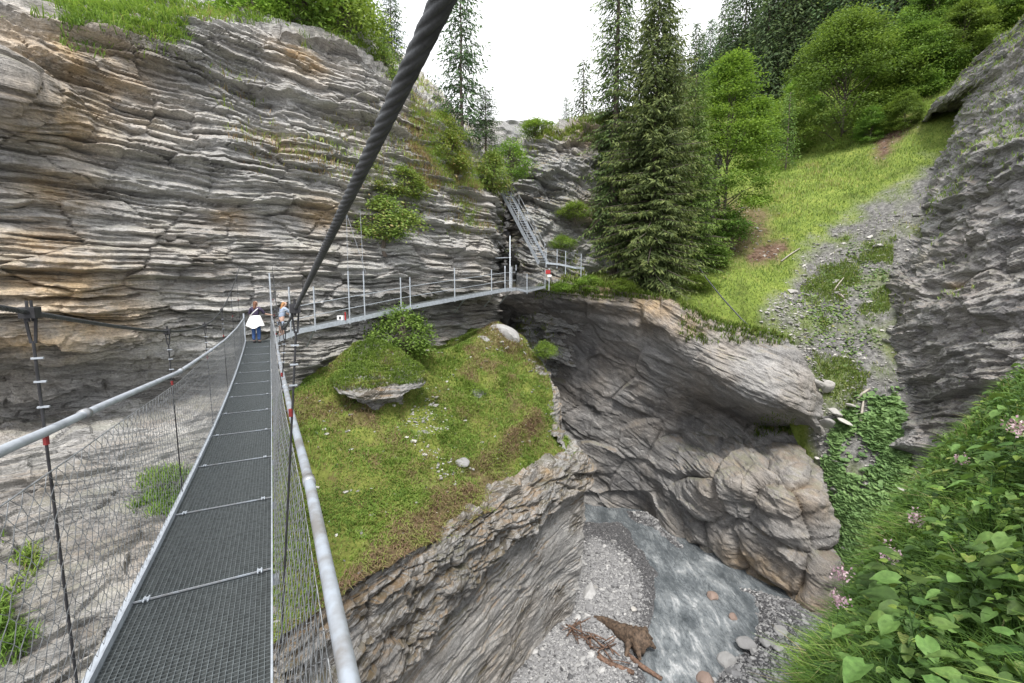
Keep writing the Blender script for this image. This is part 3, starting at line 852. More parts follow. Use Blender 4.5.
def d_nb(V):
    dv = np.zeros_like(V)
    dv[:, 2] = 0.25 * fbm(V * 0.6, 4, 91) + 0.06 * fbm(V * 2.5, 3, 92)
    return dv
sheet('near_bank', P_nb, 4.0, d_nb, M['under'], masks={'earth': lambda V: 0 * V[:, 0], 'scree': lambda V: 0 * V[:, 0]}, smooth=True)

# --- stream bed, gravel bars and water
ZW = -17.5
def seg_d(P, poly):
    d = np.full(len(P), 1e9)
    for i in range(len(poly)):
        a, b = poly[i], poly[(i + 1) % len(poly)]
        t = np.clip(((P - a) @ (b - a)) / ((b - a) @ (b - a) + 1e-9), 0, 1)
        d = np.minimum(d, np.linalg.norm(P - (a + t[:, None] * (b - a)), axis=1))
    return np.where(inpoly(P[:, 0], P[:, 1], poly), d, -d)
def wpoly(lst):
    return np.array([WZ(x, y, ZW)[:2] for x, y in lst])
BAR_L = wpoly([(560, 530), (588, 519), (618, 524), (640, 540), (652, 562), (655, 592), (652, 625), (648, 660), (640, 700), (480, 720), (520, 640)])
BAR_R = wpoly([(738, 588), (756, 598), (758, 622), (742, 640), (722, 655), (702, 684), (690, 720), (860, 720), (870, 640), (800, 600)])
BAR_F = wpoly([(628, 512), (648, 514), (664, 524), (676, 538), (690, 552), (676, 548), (655, 532), (634, 520)])
gx, gy = np.meshgrid(np.linspace(-16, 24, 340), np.linspace(12, 56, 370))
XY = np.stack([gx.ravel(), gy.ravel()], 1)
V3 = np.concatenate([XY, np.zeros((len(XY), 1))], 1)
nz_ = fbm(V3 * 0.5, 4, 101)
sd_ = np.maximum(np.maximum(seg_d(XY, BAR_L), seg_d(XY, BAR_R)), seg_d(XY, BAR_F) + 0.1) + 0.5 * nz_
BED_Z = ZW - 0.35 + 0.60 * np.clip((sd_ + 0.8) / 1.6, 0, 1) + 0.25 * np.clip(sd_ / 3, 0, 1) + 0.10 * nz_ + 0.05 * fbm(V3 * 2.2, 3, 102)
bedV = np.concatenate([XY, BED_Z[:, None]], 1)
def gravel_mat():
    m = NT('wet_gravel')
    tc = m.n('TexCoord').outputs['Object']
    v = m.n('TexVoronoi', {'Vector': tc, 'Scale': 9.0})
    v2 = m.n('TexVoronoi', {'Vector': tc, 'Scale': 24.0})
    pc = m.n('SeparateXYZ', {0: v.outputs['Color']}).outputs[0]
    pc2 = m.n('SeparateXYZ', {0: v2.outputs['Color']}).outputs[0]
    f = m.math('ADD', m.math('MULTIPLY', pc, 0.45), m.math('MULTIPLY', pc2, 0.55))
    dry = m.attr('dry')
    col = m.mix(dry, m.ramp(f, [(0.1, (0.035, 0.035, 0.038)), (0.6, (0.08, 0.08, 0.085)), (0.95, (0.17, 0.17, 0.175))]),
                m.ramp(f, [(0.1, (0.16, 0.16, 0.165)), (0.6, (0.32, 0.32, 0.33)), (0.95, (0.50, 0.50, 0.50))]))
    m.set(m.b, 'Base Color', col)
    m.set(m.b, 'Roughness', 0.75)
    h = m.math('SUBTRACT', 1.0, m.math('ADD', m.math('MULTIPLY', v.outputs['Distance'], 0.6), m.math('MULTIPLY', v2.outputs['Distance'], 0.3)))
    m.set(m.b, 'Normal', m.n('Bump', {'Height': h, 'Strength': 1.0, 'Distance': 0.08}).outputs[0])
    return m.m
DRYBAR = wpoly([(560, 600), (590, 545), (612, 552), (634, 575), (640, 610), (632, 660), (620, 700), (480, 720), (520, 640)])
dry_ = np.clip((seg_d(XY, DRYBAR) + 0.6 * nz_) / 0.6, 0, 1)
DRYR = wpoly([(770, 600), (790, 612), (800, 640), (770, 690), (860, 720), (870, 640), (800, 600)])
dry_ = np.maximum(dry_, 0.6 * np.clip((seg_d(XY, DRYR) + 0.6 * nz_) / 0.6, 0, 1))
bed = mesh_np('stream_bed', bedV, [grid_faces(370, 340)], gravel_mat(), smooth=True, pattr={'dry': dry_})
kind(bed, 'structure')
def water_mat():
    m = NT('glacial_water')
    tc = m.n('TexCoord').outputs['Object']
    fl = m.n('Mapping', {'Vector': tc, 'Rotation': (0, 0, math.radians(25)), 'Scale': (1.6, 0.55, 1)}).outputs[0]
    big = m.noise(fl, 0.9, 6, 0.65, 0.6)
    fine = m.noise(fl, 4.5, 6, 0.7, 0.4)
    f = m.math('ADD', m.math('MULTIPLY', big, 0.68), m.math('ADD', m.math('MULTIPLY', fine, 0.32), m.math('MULTIPLY', m.attr('foam'), 0.10)))
    col = m.ramp(f, [(0.40, (0.085, 0.098, 0.108)), (0.51, (0.145, 0.163, 0.176)), (0.61, (0.25, 0.272, 0.287)), (0.76, (0.66, 0.67, 0.68))])
    m.set(m.b, 'Base Color', col)
    m.set(m.b, 'Roughness', m.ramp(f, [(0.5, g(0.18)), (0.68, g(0.6))]))
    m.set(m.b, 'IOR', 1.33)
    hh = m.math('ADD', m.noise(fl, 2.2, 4, 0.6, 0.5), m.math('MULTIPLY', fine, 0.5))
    m.set(m.b, 'Normal', m.n('Bump', {'Height': hh, 'Strength': 1.0, 'Distance': 0.22}).outputs[0])
    return m.m
gx2, gy2 = np.meshgrid(np.linspace(-16, 24, 260), np.linspace(12, 56, 280))
XY2 = np.stack([gx2.ravel(), gy2.ravel()], 1)
V2 = np.concatenate([XY2, np.zeros((len(XY2), 1))], 1)
foam = np.zeros(len(XY2))
for (x, y, r) in ((680, 660, 1.6), (700, 640, 1.4), (668, 640, 1.2), (700, 605, 1.2), (672, 600, 0.8), (690, 570, 1.2), (715, 560, 0.8), (655, 535, 1.0), (660, 680, 1.4), (620, 676, 1.2), (590, 680, 1.0), (716, 622, 1.0), (735, 650, 0.8)):
    foam = np.maximum(foam, np.exp(-(((XY2 - WZ(x, y, ZW)[:2]) ** 2).sum(1)) / r ** 2))
wz = ZW + 0.05 * fbm(V2 * (1.1, 0.6, 1), 4, 105) + 0.10 * foam * (0.6 + fbm(V2 * 1.6, 3, 106))
wat = mesh_np('stream_water', np.concatenate([XY2, wz[:, None]], 1), [grid_faces(280, 260)], water_mat(), smooth=True, pattr={'foam': foam})
kind(wat, 'structure')
gs = MB()
gs.add([(-500, -500, -19), (500, -500, -19), (500, 500, -19), (-500, 500, -19)], [[(0, 1, 2, 3)]])
kind(gs.build('ground', plain_mat('valley_ground', (0.15, 0.14, 0.13), 0.95, 0, 0.3, 0.05)), 'structure')

# ------------------------------------------------------------------ suspension bridge
PSI = -0.4858
AX = np.array((math.sin(PSI), math.cos(PSI), 0.0))
RX = np.array((math.cos(PSI), -math.sin(PSI), 0.0))
def deck_z(s):
    s = np.asarray(s, float)
    return -1.796 - 0.0814 * s + 0.0038 * s * s
def BP(s, l, z):
    s, l, z = np.broadcast_arrays(np.asarray(s, float), np.asarray(l, float), np.asarray(z, float))
    return s[..., None] * AX + l[..., None] * RX + z[..., None] * np.array((0, 0, 1.0))
S_END = 20.13
LL, LR = -0.917, -0.09
bridge = thing('suspension_bridge', 'narrow steel suspension footbridge with grating deck, wire mesh sides and black cables', 'bridge', (0, 0, 0))

def interp(xs, ys):
    xs, ys = np.array(xs, float), np.array(ys, float)
    c = np.polyfit(xs, ys, min(6, len(xs) - 1))
    return lambda s: np.polyval(c, s)
cable_z = interp([-2.5, 0, 1, 2.5, 4, 6, 8.7, 11.7, 15, 18.3, 20.3], [0.62, 0.27, 0.13, -0.05, -0.23, -0.43, -0.55, -0.42, 0.0, 0.58, 0.95])
railL_z = lambda s: np.interp(s, [-1.5, 1, 2.4, 2.8, 3.6, 6.2, 9, 12, 16, 20.2], [-0.50, -0.56, -0.61, -0.645, -0.70, -0.90, -1.00, -1.08, -1.10, -1.02])
railR_z = lambda s: np.interp(s, [-1.5, 1.1, 2.3, 4.3, 8, 12, 16, 20.2], [-0.90, -0.93, -0.92, -0.98, -1.06, -1.08, -1.06, -0.98])
railR_l = lambda s: np.interp(s, [-1.5, 1.1, 2.3, 4.3, 8, 12, 16, 20.2], [0.12, 0.12, 0.12, 0.095, 0.07, 0.06, 0.045, 0.0])
railL_l = lambda s: -0.95 + 0 * np.asarray(s, float)

# grating panels
PW, PL_ = LR - LL - 0.02, 1.5
gp = MB()
nb_, nc_ = 27, 44
for i in range(nb_ + 1):
    x = -PW / 2 + PW * i / nb_
    gp.box((x, PL_ / 2, -0.018), (0.0030, PL_ - 0.02, 0.036))
for i in range(nc_ + 1):
    y = 0.012 + (PL_ - 0.024) * i / nc_
    gp.box((0, y, -0.0185), (PW, 0.0030, 0.033))
gp_ob = gp.build('grating_panel', M['grating'], bridge)
jb = MB()
jb.box((0, 0, 0.002), (PW, 0.010, 0.010))
jb_ob = jb.build('joint_bar', M['galv'], bridge)
clp = MB()
for dx in (-0.012, 0.012):
    clp.box((dx, 0, 0.008), (0.008, 0.07, 0.008))
clp.box((0, 0, 0.011), (0.035, 0.022, 0.010))
clip_obs = []
for sx in (-0.33, 0.33):
    c = clp.build('clip', M['galv_light'], jb_ob) if not clip_obs else clip_obs[0].copy()
    if clip_obs:
        COL.objects.link(c)
    c.parent = jb_ob
    c.location = (sx * PW / 0.807, 0, 0)
    clip_obs.append(c)
cb = MB()
cb.box((0, 0, 0), (0.90, 0.06, 0.06))
cb_ob = cb.build('cross_beam', M['galv'], bridge)
def place_on(o, s, dz=0.0):
    o.location = BP(s, (LL + LR) / 2, deck_z(s) + dz).tolist()
    o.rotation_euler = (math.atan(-0.0814 + 0.0076 * s), 0, -PSI)
for k in range(14):
    s0 = -0.87 + 1.5 * k
    for proto, s, dz in ((gp_ob, s0, 0), (jb_ob, s0, 0), (cb_ob, s0 + 0.0, -0.09)):
        o = proto
        if k:
            o = proto.copy()
            COL.objects.link(o)
            for ch in proto.children:
                c = ch.copy()
                COL.objects.link(c)
                c.parent = o
        o.parent = bridge
        place_on(o, s, dz)

ss = np.linspace(-1.2, S_END, 90)
def rail_strip(name, l, z0, w, h, mat):
    m = MB()
    for a, b in zip(ss[:-1], ss[1:]):
        m.bar(BP(a, l, deck_z(a) + z0), BP(b, l, deck_z(b) + z0), w, h)
    return m.build(name, mat, bridge)
rail_strip('edge_beam', LL + 0.004, 0.0, 0.012, 0.09, M['galv_light'])
rail_strip('edge_flange', LL - 0.030, -0.02, 0.052, 0.008, M['galv_light'])
rail_strip('edge_beam', LR - 0.004, -0.01, 0.010, 0.07, M['galv_light'])
rail_strip('under_rail', LL + 0.15, -0.14, 0.03, 0.03, M['galv'])
rail_strip('under_rail', LR - 0.15, -0.14, 0.03, 0.03, M['galv'])

sr = np.linspace(-1.5, 20.2, 110)
hl = MB().tube(BP(sr, railL_l(sr), railL_z(sr)), 0.021, 14).build('handrail', M['galv_light'], bridge, True)
hr = MB().tube(BP(sr, railR_l(sr), railR_z(sr)), 0.024, 16).build('handrail', M['galv'], bridge, True)
for rz_, rl_, par, lst in ((railL_z, railL_l, hl, (3.3, 6.3, 9.3)), (railR_z, railR_l, hr, (2.35, 5.3, 8.3))):
    for s in lst:
        q = np.array([s - 0.035, s + 0.035])
        MB().tube(BP(q, rl_(q), rz_(q)), 0.029, 14).build('coupling', M['galv'], par, True)

# chain-link sides
def chain(name, lat_b, zb, lat_t, zt, dx=0.056, rad=0.0019):
    V, F, n0 = [], [], 0
    s_list = np.arange(-1.0, S_END - 0.05, dx)
    for i, s in enumerate(s_list):
        h = float(zt(s) - zb(s))
        nseg = 20
        f = np.linspace(0, 1, nseg + 1)
        off = np.where((np.arange(nseg + 1) + i) % 2 == 0, -0.53, 0.53) * dx
        jig = 0.0025 * rng.standard_normal(nseg + 1)
        sj = s + off + jig
        lb, lt = float(lat_b(s)), float(lat_t(s))
        bow = 0.025 * math.sin(s * 0.9)
        l = lb + (lt - lb) * f + bow * np.sin(f * math.pi) + np.where(np.arange(nseg + 1) % 2 == 0, -1, 1) * 0.004
        z = zb(s) + h * f
        P = BP(sj, l, z)
        t = unit(np.gradient(P, axis=0))
        a = unit(np.cross(t, RX))
        b = np.cross(t, a)
        r = rad
        ring = np.stack([P + a * r, P + b * r, P - a * r, P - b * r], 1).reshape(-1, 3)
        k = np.arange(nseg)[:, None] * 4
        j = np.arange(4)[None]
        Q = np.stack([k + j, k + (j + 1) % 4, k + 4 + (j + 1) % 4, k + 4 + j], -1).reshape(-1, 4) + n0
        V.append(ring)
        F.append(Q)
        n0 += len(ring)
    return mesh_np(name, np.concatenate(V), [np.concatenate(F)], M['wire'], bridge, True)
gapL = lambda s: np.interp(s, [-1, 2.5, 4, 8, 20], [0.22, 0.20, 0.16, 0.06, 0.03])
chain('wire_mesh_side', lambda s: LL - 0.03, lambda s: deck_z(s) + 0.0, railL_l, lambda s: railL_z(s) - gapL(s))
chain('wire_mesh_side', lambda s: LR + 0.015, lambda s: deck_z(s) - 0.0, lambda s: railR_l(s) - 0.03, lambda s: railR_z(s) - 0.04)
sw = np.linspace(-1, S_END, 60)
MB().tube(BP(sw, railL_l(sw) + 0.0, railL_z(sw) - gapL(sw)), 0.004, 5).build('tension_wire', M['wire'], bridge)

# main cables, laid from strands
def strand_cable(l, s0, s1, R, lay=0.17):
    s = np.concatenate([np.arange(s0, 5, 0.012), np.arange(5, s1, 0.03)])
    P = BP(s, l(s), cable_z(s))
    t, a, b = frames(P)
    K = 36
    th = np.linspace(0, 2 * math.pi, K, endpoint=False)
    prof = R * (0.80 + 0.20 * np.abs(np.sin(3 * th)) ** 0.7)
    arc = np.concatenate([[0], np.cumsum(np.linalg.norm(np.diff(P, axis=0), axis=1))])
    tw = 2 * math.pi * arc / lay
    c = np.cos(th[None] + tw[:, None])[..., None]
    q = np.sin(th[None] + tw[:, None])[..., None]
    V = P[:, None] + prof[None, :, None] * (a[:, None] * c + b[:, None] * q)
    i = np.arange(len(s) - 1)[:, None] * K
    j = np.arange(K)[None]
    Q = np.stack([i + j, i + (j + 1) % K, i + K + (j + 1) % K, i + K + j], -1).reshape(-1, 4)
    return mesh_np('main_cable', V.reshape(-1, 3), [Q], M['cable'], bridge, True)
strand_cable(lambda s: 0.128 - 0.002 * np.clip(s, 0, 6), -2.2, 20.3, 0.0097)
strand_cable(lambda s: -0.97 + 0 * s, -2.2, 20.3, 0.0125)
# hangers
for s in (2.85, 5.85, 8.85, 11.85, 14.85, 17.85):
    for l, lb in ((-0.97, -0.955), (0.118, -0.05)):
        zc, zd = float(cable_z(s)), float(deck_z(s)) - 0.09
        h = MB()
        top = BP(s, l, zc - 0.13)
        bot = BP(s, lb, zd)
        h.tube(np.array([top, top * .5 + bot * .5, bot]), 0.0065, 7)
        ho = h.build('hanger', M['dark_steel'], bridge)
        c = MB()
        c.box(BP(s, l, zc), (0.055, 0.075, 0.05), np.stack([RX, AX, (0, 0, 1)], 1))
        for ds in (-0.022, 0.022):
            c.tube(np.array([BP(s + ds, l, zc - 0.04), BP(s + ds, l, zc + 0.055)]), 0.006, 6)
        c.build('clamp', M['dark_steel'], ho)
        k = MB()
        for dl in (-0.018, 0.018):
            k.bar(BP(s, l + dl, zc - 0.02), BP(s, l + dl * 0.4, zc - 0.14), 0.010, 0.010, AX)
        k.build('shackle', M['dark_steel'], ho)
        for f in (0.105, 0.16, 0.22):
            p = BP(s, l + (lb - l) * f, zc + (zd - zc) * f)
            tt = MB().box(p + np.array((0.008, 0, 0)), (0.042, 0.014, 0.008), np.stack([RX, AX, (0, 0, 1)], 1))
            tt.build('cable_clip', M['galv_light'], ho)
        f = 0.30
        p = BP(s, l + (lb - l) * f, zc + (zd - zc) * f)
        rt = MB()
        rt.tube(np.array([p + (0, 0, 0.022), p - (0, 0, 0.022)]), 0.0115, 8)
        rt.build('red_tag', M['tag'], ho)
# end posts
for l in (-0.95, 0.0):
    pm = MB()
    pm.bar(BP(S_END + 0.05, l, deck_z(S_END) - 0.1), BP(S_END + 0.05, l, deck_z(S_END) + (1.05 if l < -0.5 else 2.6)), 0.05, 0.05, AX)
    pm.build('end_post', M['galv_light'], bridge)

# ------------------------------------------------------------------ walkway bolted to the cliff
wk = [(264, 345, 18.1), (300, 331, 18.9), (365, 317.5, 20.9), (405, 308.5, 22.6), (440, 302, 24.2), (480, 294.5, 26.6), (505, 290, 28.1), (516, 289, 28.9)]
wkP = np.array([W(*p) for p in wk])
wkd = unit(np.gradient(wkP, axis=0) * (1, 1, 0))
wkin = np.stack([-wkd[:, 1], wkd[:, 0], 0 * wkd[:, 0]], 1)
walk = thing('cliff_walkway', 'pale steel catwalk with thin railing posts bolted along the layered cliff', 'walkway', wkP[0])
def rel(p, o):
    return np.asarray(p) - np.array(o.location)
m = MB()
for a, b, ia, ib in zip(wkP[:-1], wkP[1:], wkin[:-1], wkin[1:]):
    m.bar(rel(a, walk), rel(b, walk), 0.05, 0.20)
m.build('edge_beam', M['galv_light'], walk)
m = MB()
for a, b, ia, ib in zip(wkP[:-1], wkP[1:], wkin[:-1], wkin[1:]):
    v = np.array([a + ia * .03, b + ib * .03, b + ib * 0.85, a + ia * 0.85]) + (0, 0, 0.07)
    v = np.concatenate([v, v - (0, 0, 0.035)]) - np.array(walk.location)
    m.add(v, [[(0, 1, 2, 3), (7, 6, 5, 4), (0, 4, 5, 1), (2, 6, 7, 3)]])
m.build('deck', M['grating'], walk)
def along(f):
    f = np.asarray(f, float)
    i = np.clip(f.astype(int), 0, len(wkP) - 2)
    t = (f - i)[..., None]
    return wkP[i] * (1 - t) + wkP[i + 1] * t
for f, h in ((0.75, 1.95), (1.22, 1.75), (1.75, 2.2), (2.0, 2.1), (2.9, 1.55), (3.15, 1.5), (4.35, 1.7), (5.45, 1.35), (6.0, 1.3), (6.6, 1.4), (7.0, 1.5)):
    p = rel(along(f), walk)
    MB().bar(p - (0, 0, 0.15), p + (0, 0, h), 0.05, 0.05, (0, 1, 0)).build('railing_post', M['galv_light'], walk)
for hgt in (0.55, 1.05):
    fs = np.linspace(0.4, 7, 26)
    MB().tube(along(fs) + (0, 0, hgt) - np.array(walk.location), 0.016, 5).build('rail_wire', M['galv_light'], walk)
for f, dx, dz in ((1.75, -0.3, 2.6), (2.0, -0.35, 2.8), (2.05, -1.2, 3.0)):
    p = rel(along(f), walk)
    q = p + np.array((dx, 0.9, 2.2 + dz))
    MB().tube(np.array([p + (0, 0, 2.05), (p + (0, 0, 2.05) + q) / 2, q]), 0.010, 4).build('stay_wire', M['galv'], walk)
for f in (1.2, 2.6, 3.6, 4.6, 5.6, 6.5):
    p = rel(along(f), walk)
    MB().bar(p - (0, 0, 0.08), p + np.array((-0.7, 0.75, -0.9)), 0.06, 0.06, (0, 1, 0)).build('bracket', M['galv'], walk)
p = along(1.62) + wkin[1] * 0.1
bx = thing('marker_box', 'small white box with a red stripe sitting on the catwalk edge', 'box', p + (0, 0, 0.09))
MB().box((0, 0, 0.11), (0.28, 0.16, 0.2)).build('box_body', M['white'], bx)
MB().box((0.21, 0, 0.18), (0.05, 0.05, 0.36)).build('red_stripe', M['red'], bx)
MB().box((0.0, -0.09, 0.11), (0.08, 0.02, 0.11)).build('hatch', M['dark_steel'], bx)

# lower landing with wire mesh front
ld = [W(516, 289, 28.9), W(527, 291.5, 29.6), W(545, 287, 31.4)]
land = thing('landing_platform', 'mesh fronted steel landing at the foot of the metal stairs', 'platform', ld[0])
m = MB()
for a, b in zip(ld[:-1], ld[1:]):
    m.bar(rel(a, land), rel(b, land), 0.05, 0.14)
m.build('edge_beam', M['galv_light'], land)
v = np.array([ld[0], ld[1], ld[2], ld[2] + (-0.7, 0.9, 0), ld[0] + (-0.6, 1.3, 0)]) - np.array(land.location) + (0, 0, 0.06)
m = MB(); m.add(np.concatenate([v, v - (0, 0, 0.03)]), [[(0, 1, 2, 3, 4)], [(9, 8, 7, 6, 5)]])
m.build('deck', M['grating'], land)
for p in (ld[0], ld[1], ld[2]):
    MB().bar(rel(p, land) - (0, 0, 0.15), rel(p, land) + (0, 0, 1.15), 0.05, 0.05, (0, 1, 0)).build('railing_post', M['galv_light'], land)
m = MB()
for a, b in zip(ld[:-1], ld[1:]):
    for k in range(15):
        pp = a + (b - a) * k / 15
        m.bar(rel(pp, land), rel(pp, land) + (0, 0, 1.05), 0.008, 0.008, (0, 1, 0))
    for k in range(10):
        m.bar(rel(a, land) + (0, 0, 0.1 * k + 0.1), rel(b, land) + (0, 0, 0.1 * k + 0.1), 0.008, 0.008)
m.build('mesh_panel', M['wire'], land)

# upper landing
ul = [W(545.5, 263, 31.6), W(560, 264.5, 31.9), W(576, 268, 32.3), W(584, 268, 32.8)]
up = thing('upper_landing', 'short narrow steel gangway with posts leading right from the stair foot', 'gangway', ul[0])
m = MB()
for a, b in zip(ul[:-1], ul[1:]):
    m.bar(rel(a, up), rel(b, up), 0.06, 0.13)
m.build('edge_beam', M['galv_light'], up)
m = MB()
for a, b in zip(ul[:-1], ul[1:]):
    v = np.array([a, b, b + (-0.2, 0.9, 0), a + (-0.2, 0.9, 0)]) - np.array(up.location) + (0, 0, 0.05)
    m.add(np.concatenate([v, v - (0, 0, 0.03)]), [[(0, 1, 2, 3), (7, 6, 5, 4)]])
m.build('deck', M['grating'], up)
for px, py, Y in ((546, 263, 31.6), (557, 264, 31.9), (565.5, 265.5, 32.0), (581, 268, 32.6)):
    p = rel(W(px, py, Y), up)
    MB().bar(p - (0, 0, 0.6 if px > 560 else 0.3), p + (0, 0, 1.0), 0.05, 0.05, (0, 1, 0)).build('railing_post', M['galv_light'], up)
for h in (0.55, 0.98):
    MB().tube(np.array([rel(p, up) + (0, 0, h) for p in ul]), 0.010, 4).build('rail_wire', M['galv'], up)
sp = W(549, 286, 31.2)
sg = thing('trail_marker', 'red and white marker plate on a thin post between the two landings', 'sign', sp)
MB().bar((0, 0, -0.3), (0, 0, 1.2), 0.05, 0.05, (0, 1, 0)).build('post', M['galv_light'], sg)
MB().box((-0.08, -0.05, 0.95), (0.34, 0.03, 0.26)).build('red_plate', M['red'], sg)
MB().box((0.02, -0.05, 0.68), (0.28, 0.03, 0.16)).build('white_plate', M['white'], sg)

# stairs
s0, s1 = W(546, 264, 31.8), W(507.5, 191, 33.8)
t0 = W(541, 266, 31.4)
stair = thing('metal_stairs', 'long steep steel stairway climbing the rock face beside the dark cleft', 'stairs', s0)
sv = s1 - s0
side = np.array((-0.80, -0.25, 0.0)) * 0.62
for nm, off in (('stringer', side), ('stringer', -side * 0.25)):
    MB().bar(off, off + sv, 0.05, 0.20).build(nm, M['galv_light'] if nm else None, stair)
n = 30
tr = MB()
for k in range(n):
    c = sv * (k + 0.5) / n + side * 0.375
    tr.bar(c - side * 0.60, c + side * 0.60, 0.24, 0.03)
tr.build('treads', M['galv'], stair)
for off in (side, -side * 0.25):
    for k in (0.08, 0.3, 0.52, 0.74, 0.96):
        MB().bar(off + sv * k, off + sv * k + (0, 0, 1.0), 0.035, 0.035, (0, 1, 0)).build('railing_post', M['galv'], stair)
    for h in (0.5, 1.0):
        MB().tube(np.array([off + sv * f + (0, 0, h) for f in (0.05, 0.5, 0.97)]), 0.014, 5).build('rail', M['galv'], stair)
for (px, y0, y1, Y) in ((535, 215, 200, 34.3), (544, 216, 203, 34.5), (534, 244, 220, 33.6)):
    pass
# gate bar across the cleft
gt = thing('cleft_barrier', 'thin steel rail closing the mouth of the dark cleft', 'barrier', W(502, 275, 30))
for a, b in ((W(495, 258, 30), W(511, 257.5, 31)), (W(510, 289, 29.5), W(510, 236, 30.5)), (W(505, 284, 29.6), W(505, 266, 29.9))):
    MB().bar(rel(a, gt), rel(b, gt), 0.06, 0.06, (0, 1, 0)).build('rail_bar', M['galv_light'], gt)
MB().tube(np.array([rel(W(497, 240, 30), gt), rel(W(504, 248, 30.3), gt), rel(W(510, 257, 30.8), gt)]), 0.015, 5).build('rail_wire', M['galv'], gt)

# dark pipe down the meadow edge
pp = [W(694, 262, 34.0), W(706, 280, 32.6), W(722, 300, 31.0), W(742, 322, 29.6), W(768, 345, 28.2)]
tag(MB().tube(np.array(pp) + (0, 0, 0.15), 0.045, 8).build('water_pipe', M['cable'], smooth=True), 'thin dark pipe running down the grass edge to the boulder', 'pipe')

# ------------------------------------------------------------------ vegetation builders
def cards(pos, d, length, width, droop=0.0, up=None):
    "kite shaped leaves / sprays: pos (N,3), d (N,3) direction"
    n = len(pos)
    d = unit(d)
    ref = rng.standard_normal((n, 3)) if up is None else np.asarray(up)
    s = unit(np.cross(d, ref))
    length = np.broadcast_to(length, (n,))[:, None]
    width = np.broadcast_to(width, (n,))[:, None]
    tip = pos + d * length
    tip[:, 2] -= droop * length[:, 0]
    mid = pos + d * length * 0.45
    V = np.stack([pos, mid + s * width * .5, tip, mid - s * width * .5], 1).reshape(-1, 3)
    F = np.arange(n * 4).reshape(n, 4)
    return V, F

def blades(P, h, w, lean, rnd, bias=(0, 0, 0)):
    "grass blades: two segment strips"
    n = len(P)
    az = rng.uniform(0, 2 * math.pi, n)
    d = np.stack([np.cos(az), np.sin(az), 0 * az], 1)
    s = np.stack([-np.sin(az), np.cos(az), 0 * az], 1)
    ln = (lean * rng.uniform(0.2, 1.0, n))[:, None]
    h = np.asarray(h)[:, None] * np.ones((n, 1))
    b = np.asarray(bias, float)
    up = np.array((0, 0, 1.0))
    m1 = P + up * h * 0.55 + (d * ln * 0.35 + b * 0.3) * h
    tp = P + up * h * (1 - 0.35 * ln) + (d * ln * 1.0 + b) * h
    w = np.broadcast_to(w, (n,))[:, None]
    V = np.stack([P - s * w / 2, P + s * w / 2, m1 - s * w * .4, m1 + s * w * .4, tp], 1).reshape(-1, 3)
    i = np.arange(n)[:, None] * 5
    Q = i + np.array([[0, 1, 3, 2]])
    T = i + np.array([[2, 3, 4]])
    return V, Q, T, np.concatenate([rnd, rnd])

def scatter(name, count, maskf=None, seed=0):
    "random points on a terrain sheet, weighted by area and mask(V)"
    V, F, N = SHEETS[name]
    r = np.random.default_rng(seed)
    a, b, c, d = (V[F[:, k]] for k in range(4))
    area = np.linalg.norm(np.cross(c - a, d - b), axis=1)
    cen = (a + b + c + d) / 4
    w = area * (maskf(cen) if maskf is not None else 1)
    w = np.maximum(w, 0)
    f = r.choice(len(F), count, p=w / w.sum())
    u, v = r.uniform(0, 1, (2, count, 1))
    return (a[f] * (1 - u) * (1 - v) + b[f] * u * (1 - v) + c[f] * u * v + d[f] * (1 - u) * v)

def inframe(V, pad=40):
    px, py = project(V)
    z = V[:, 1] * cp_ - V[:, 2] * sp_
    return (z > 0.2) & (px > -pad) & (px < 1024 + pad) & (py > -pad) & (py < 683 + pad)

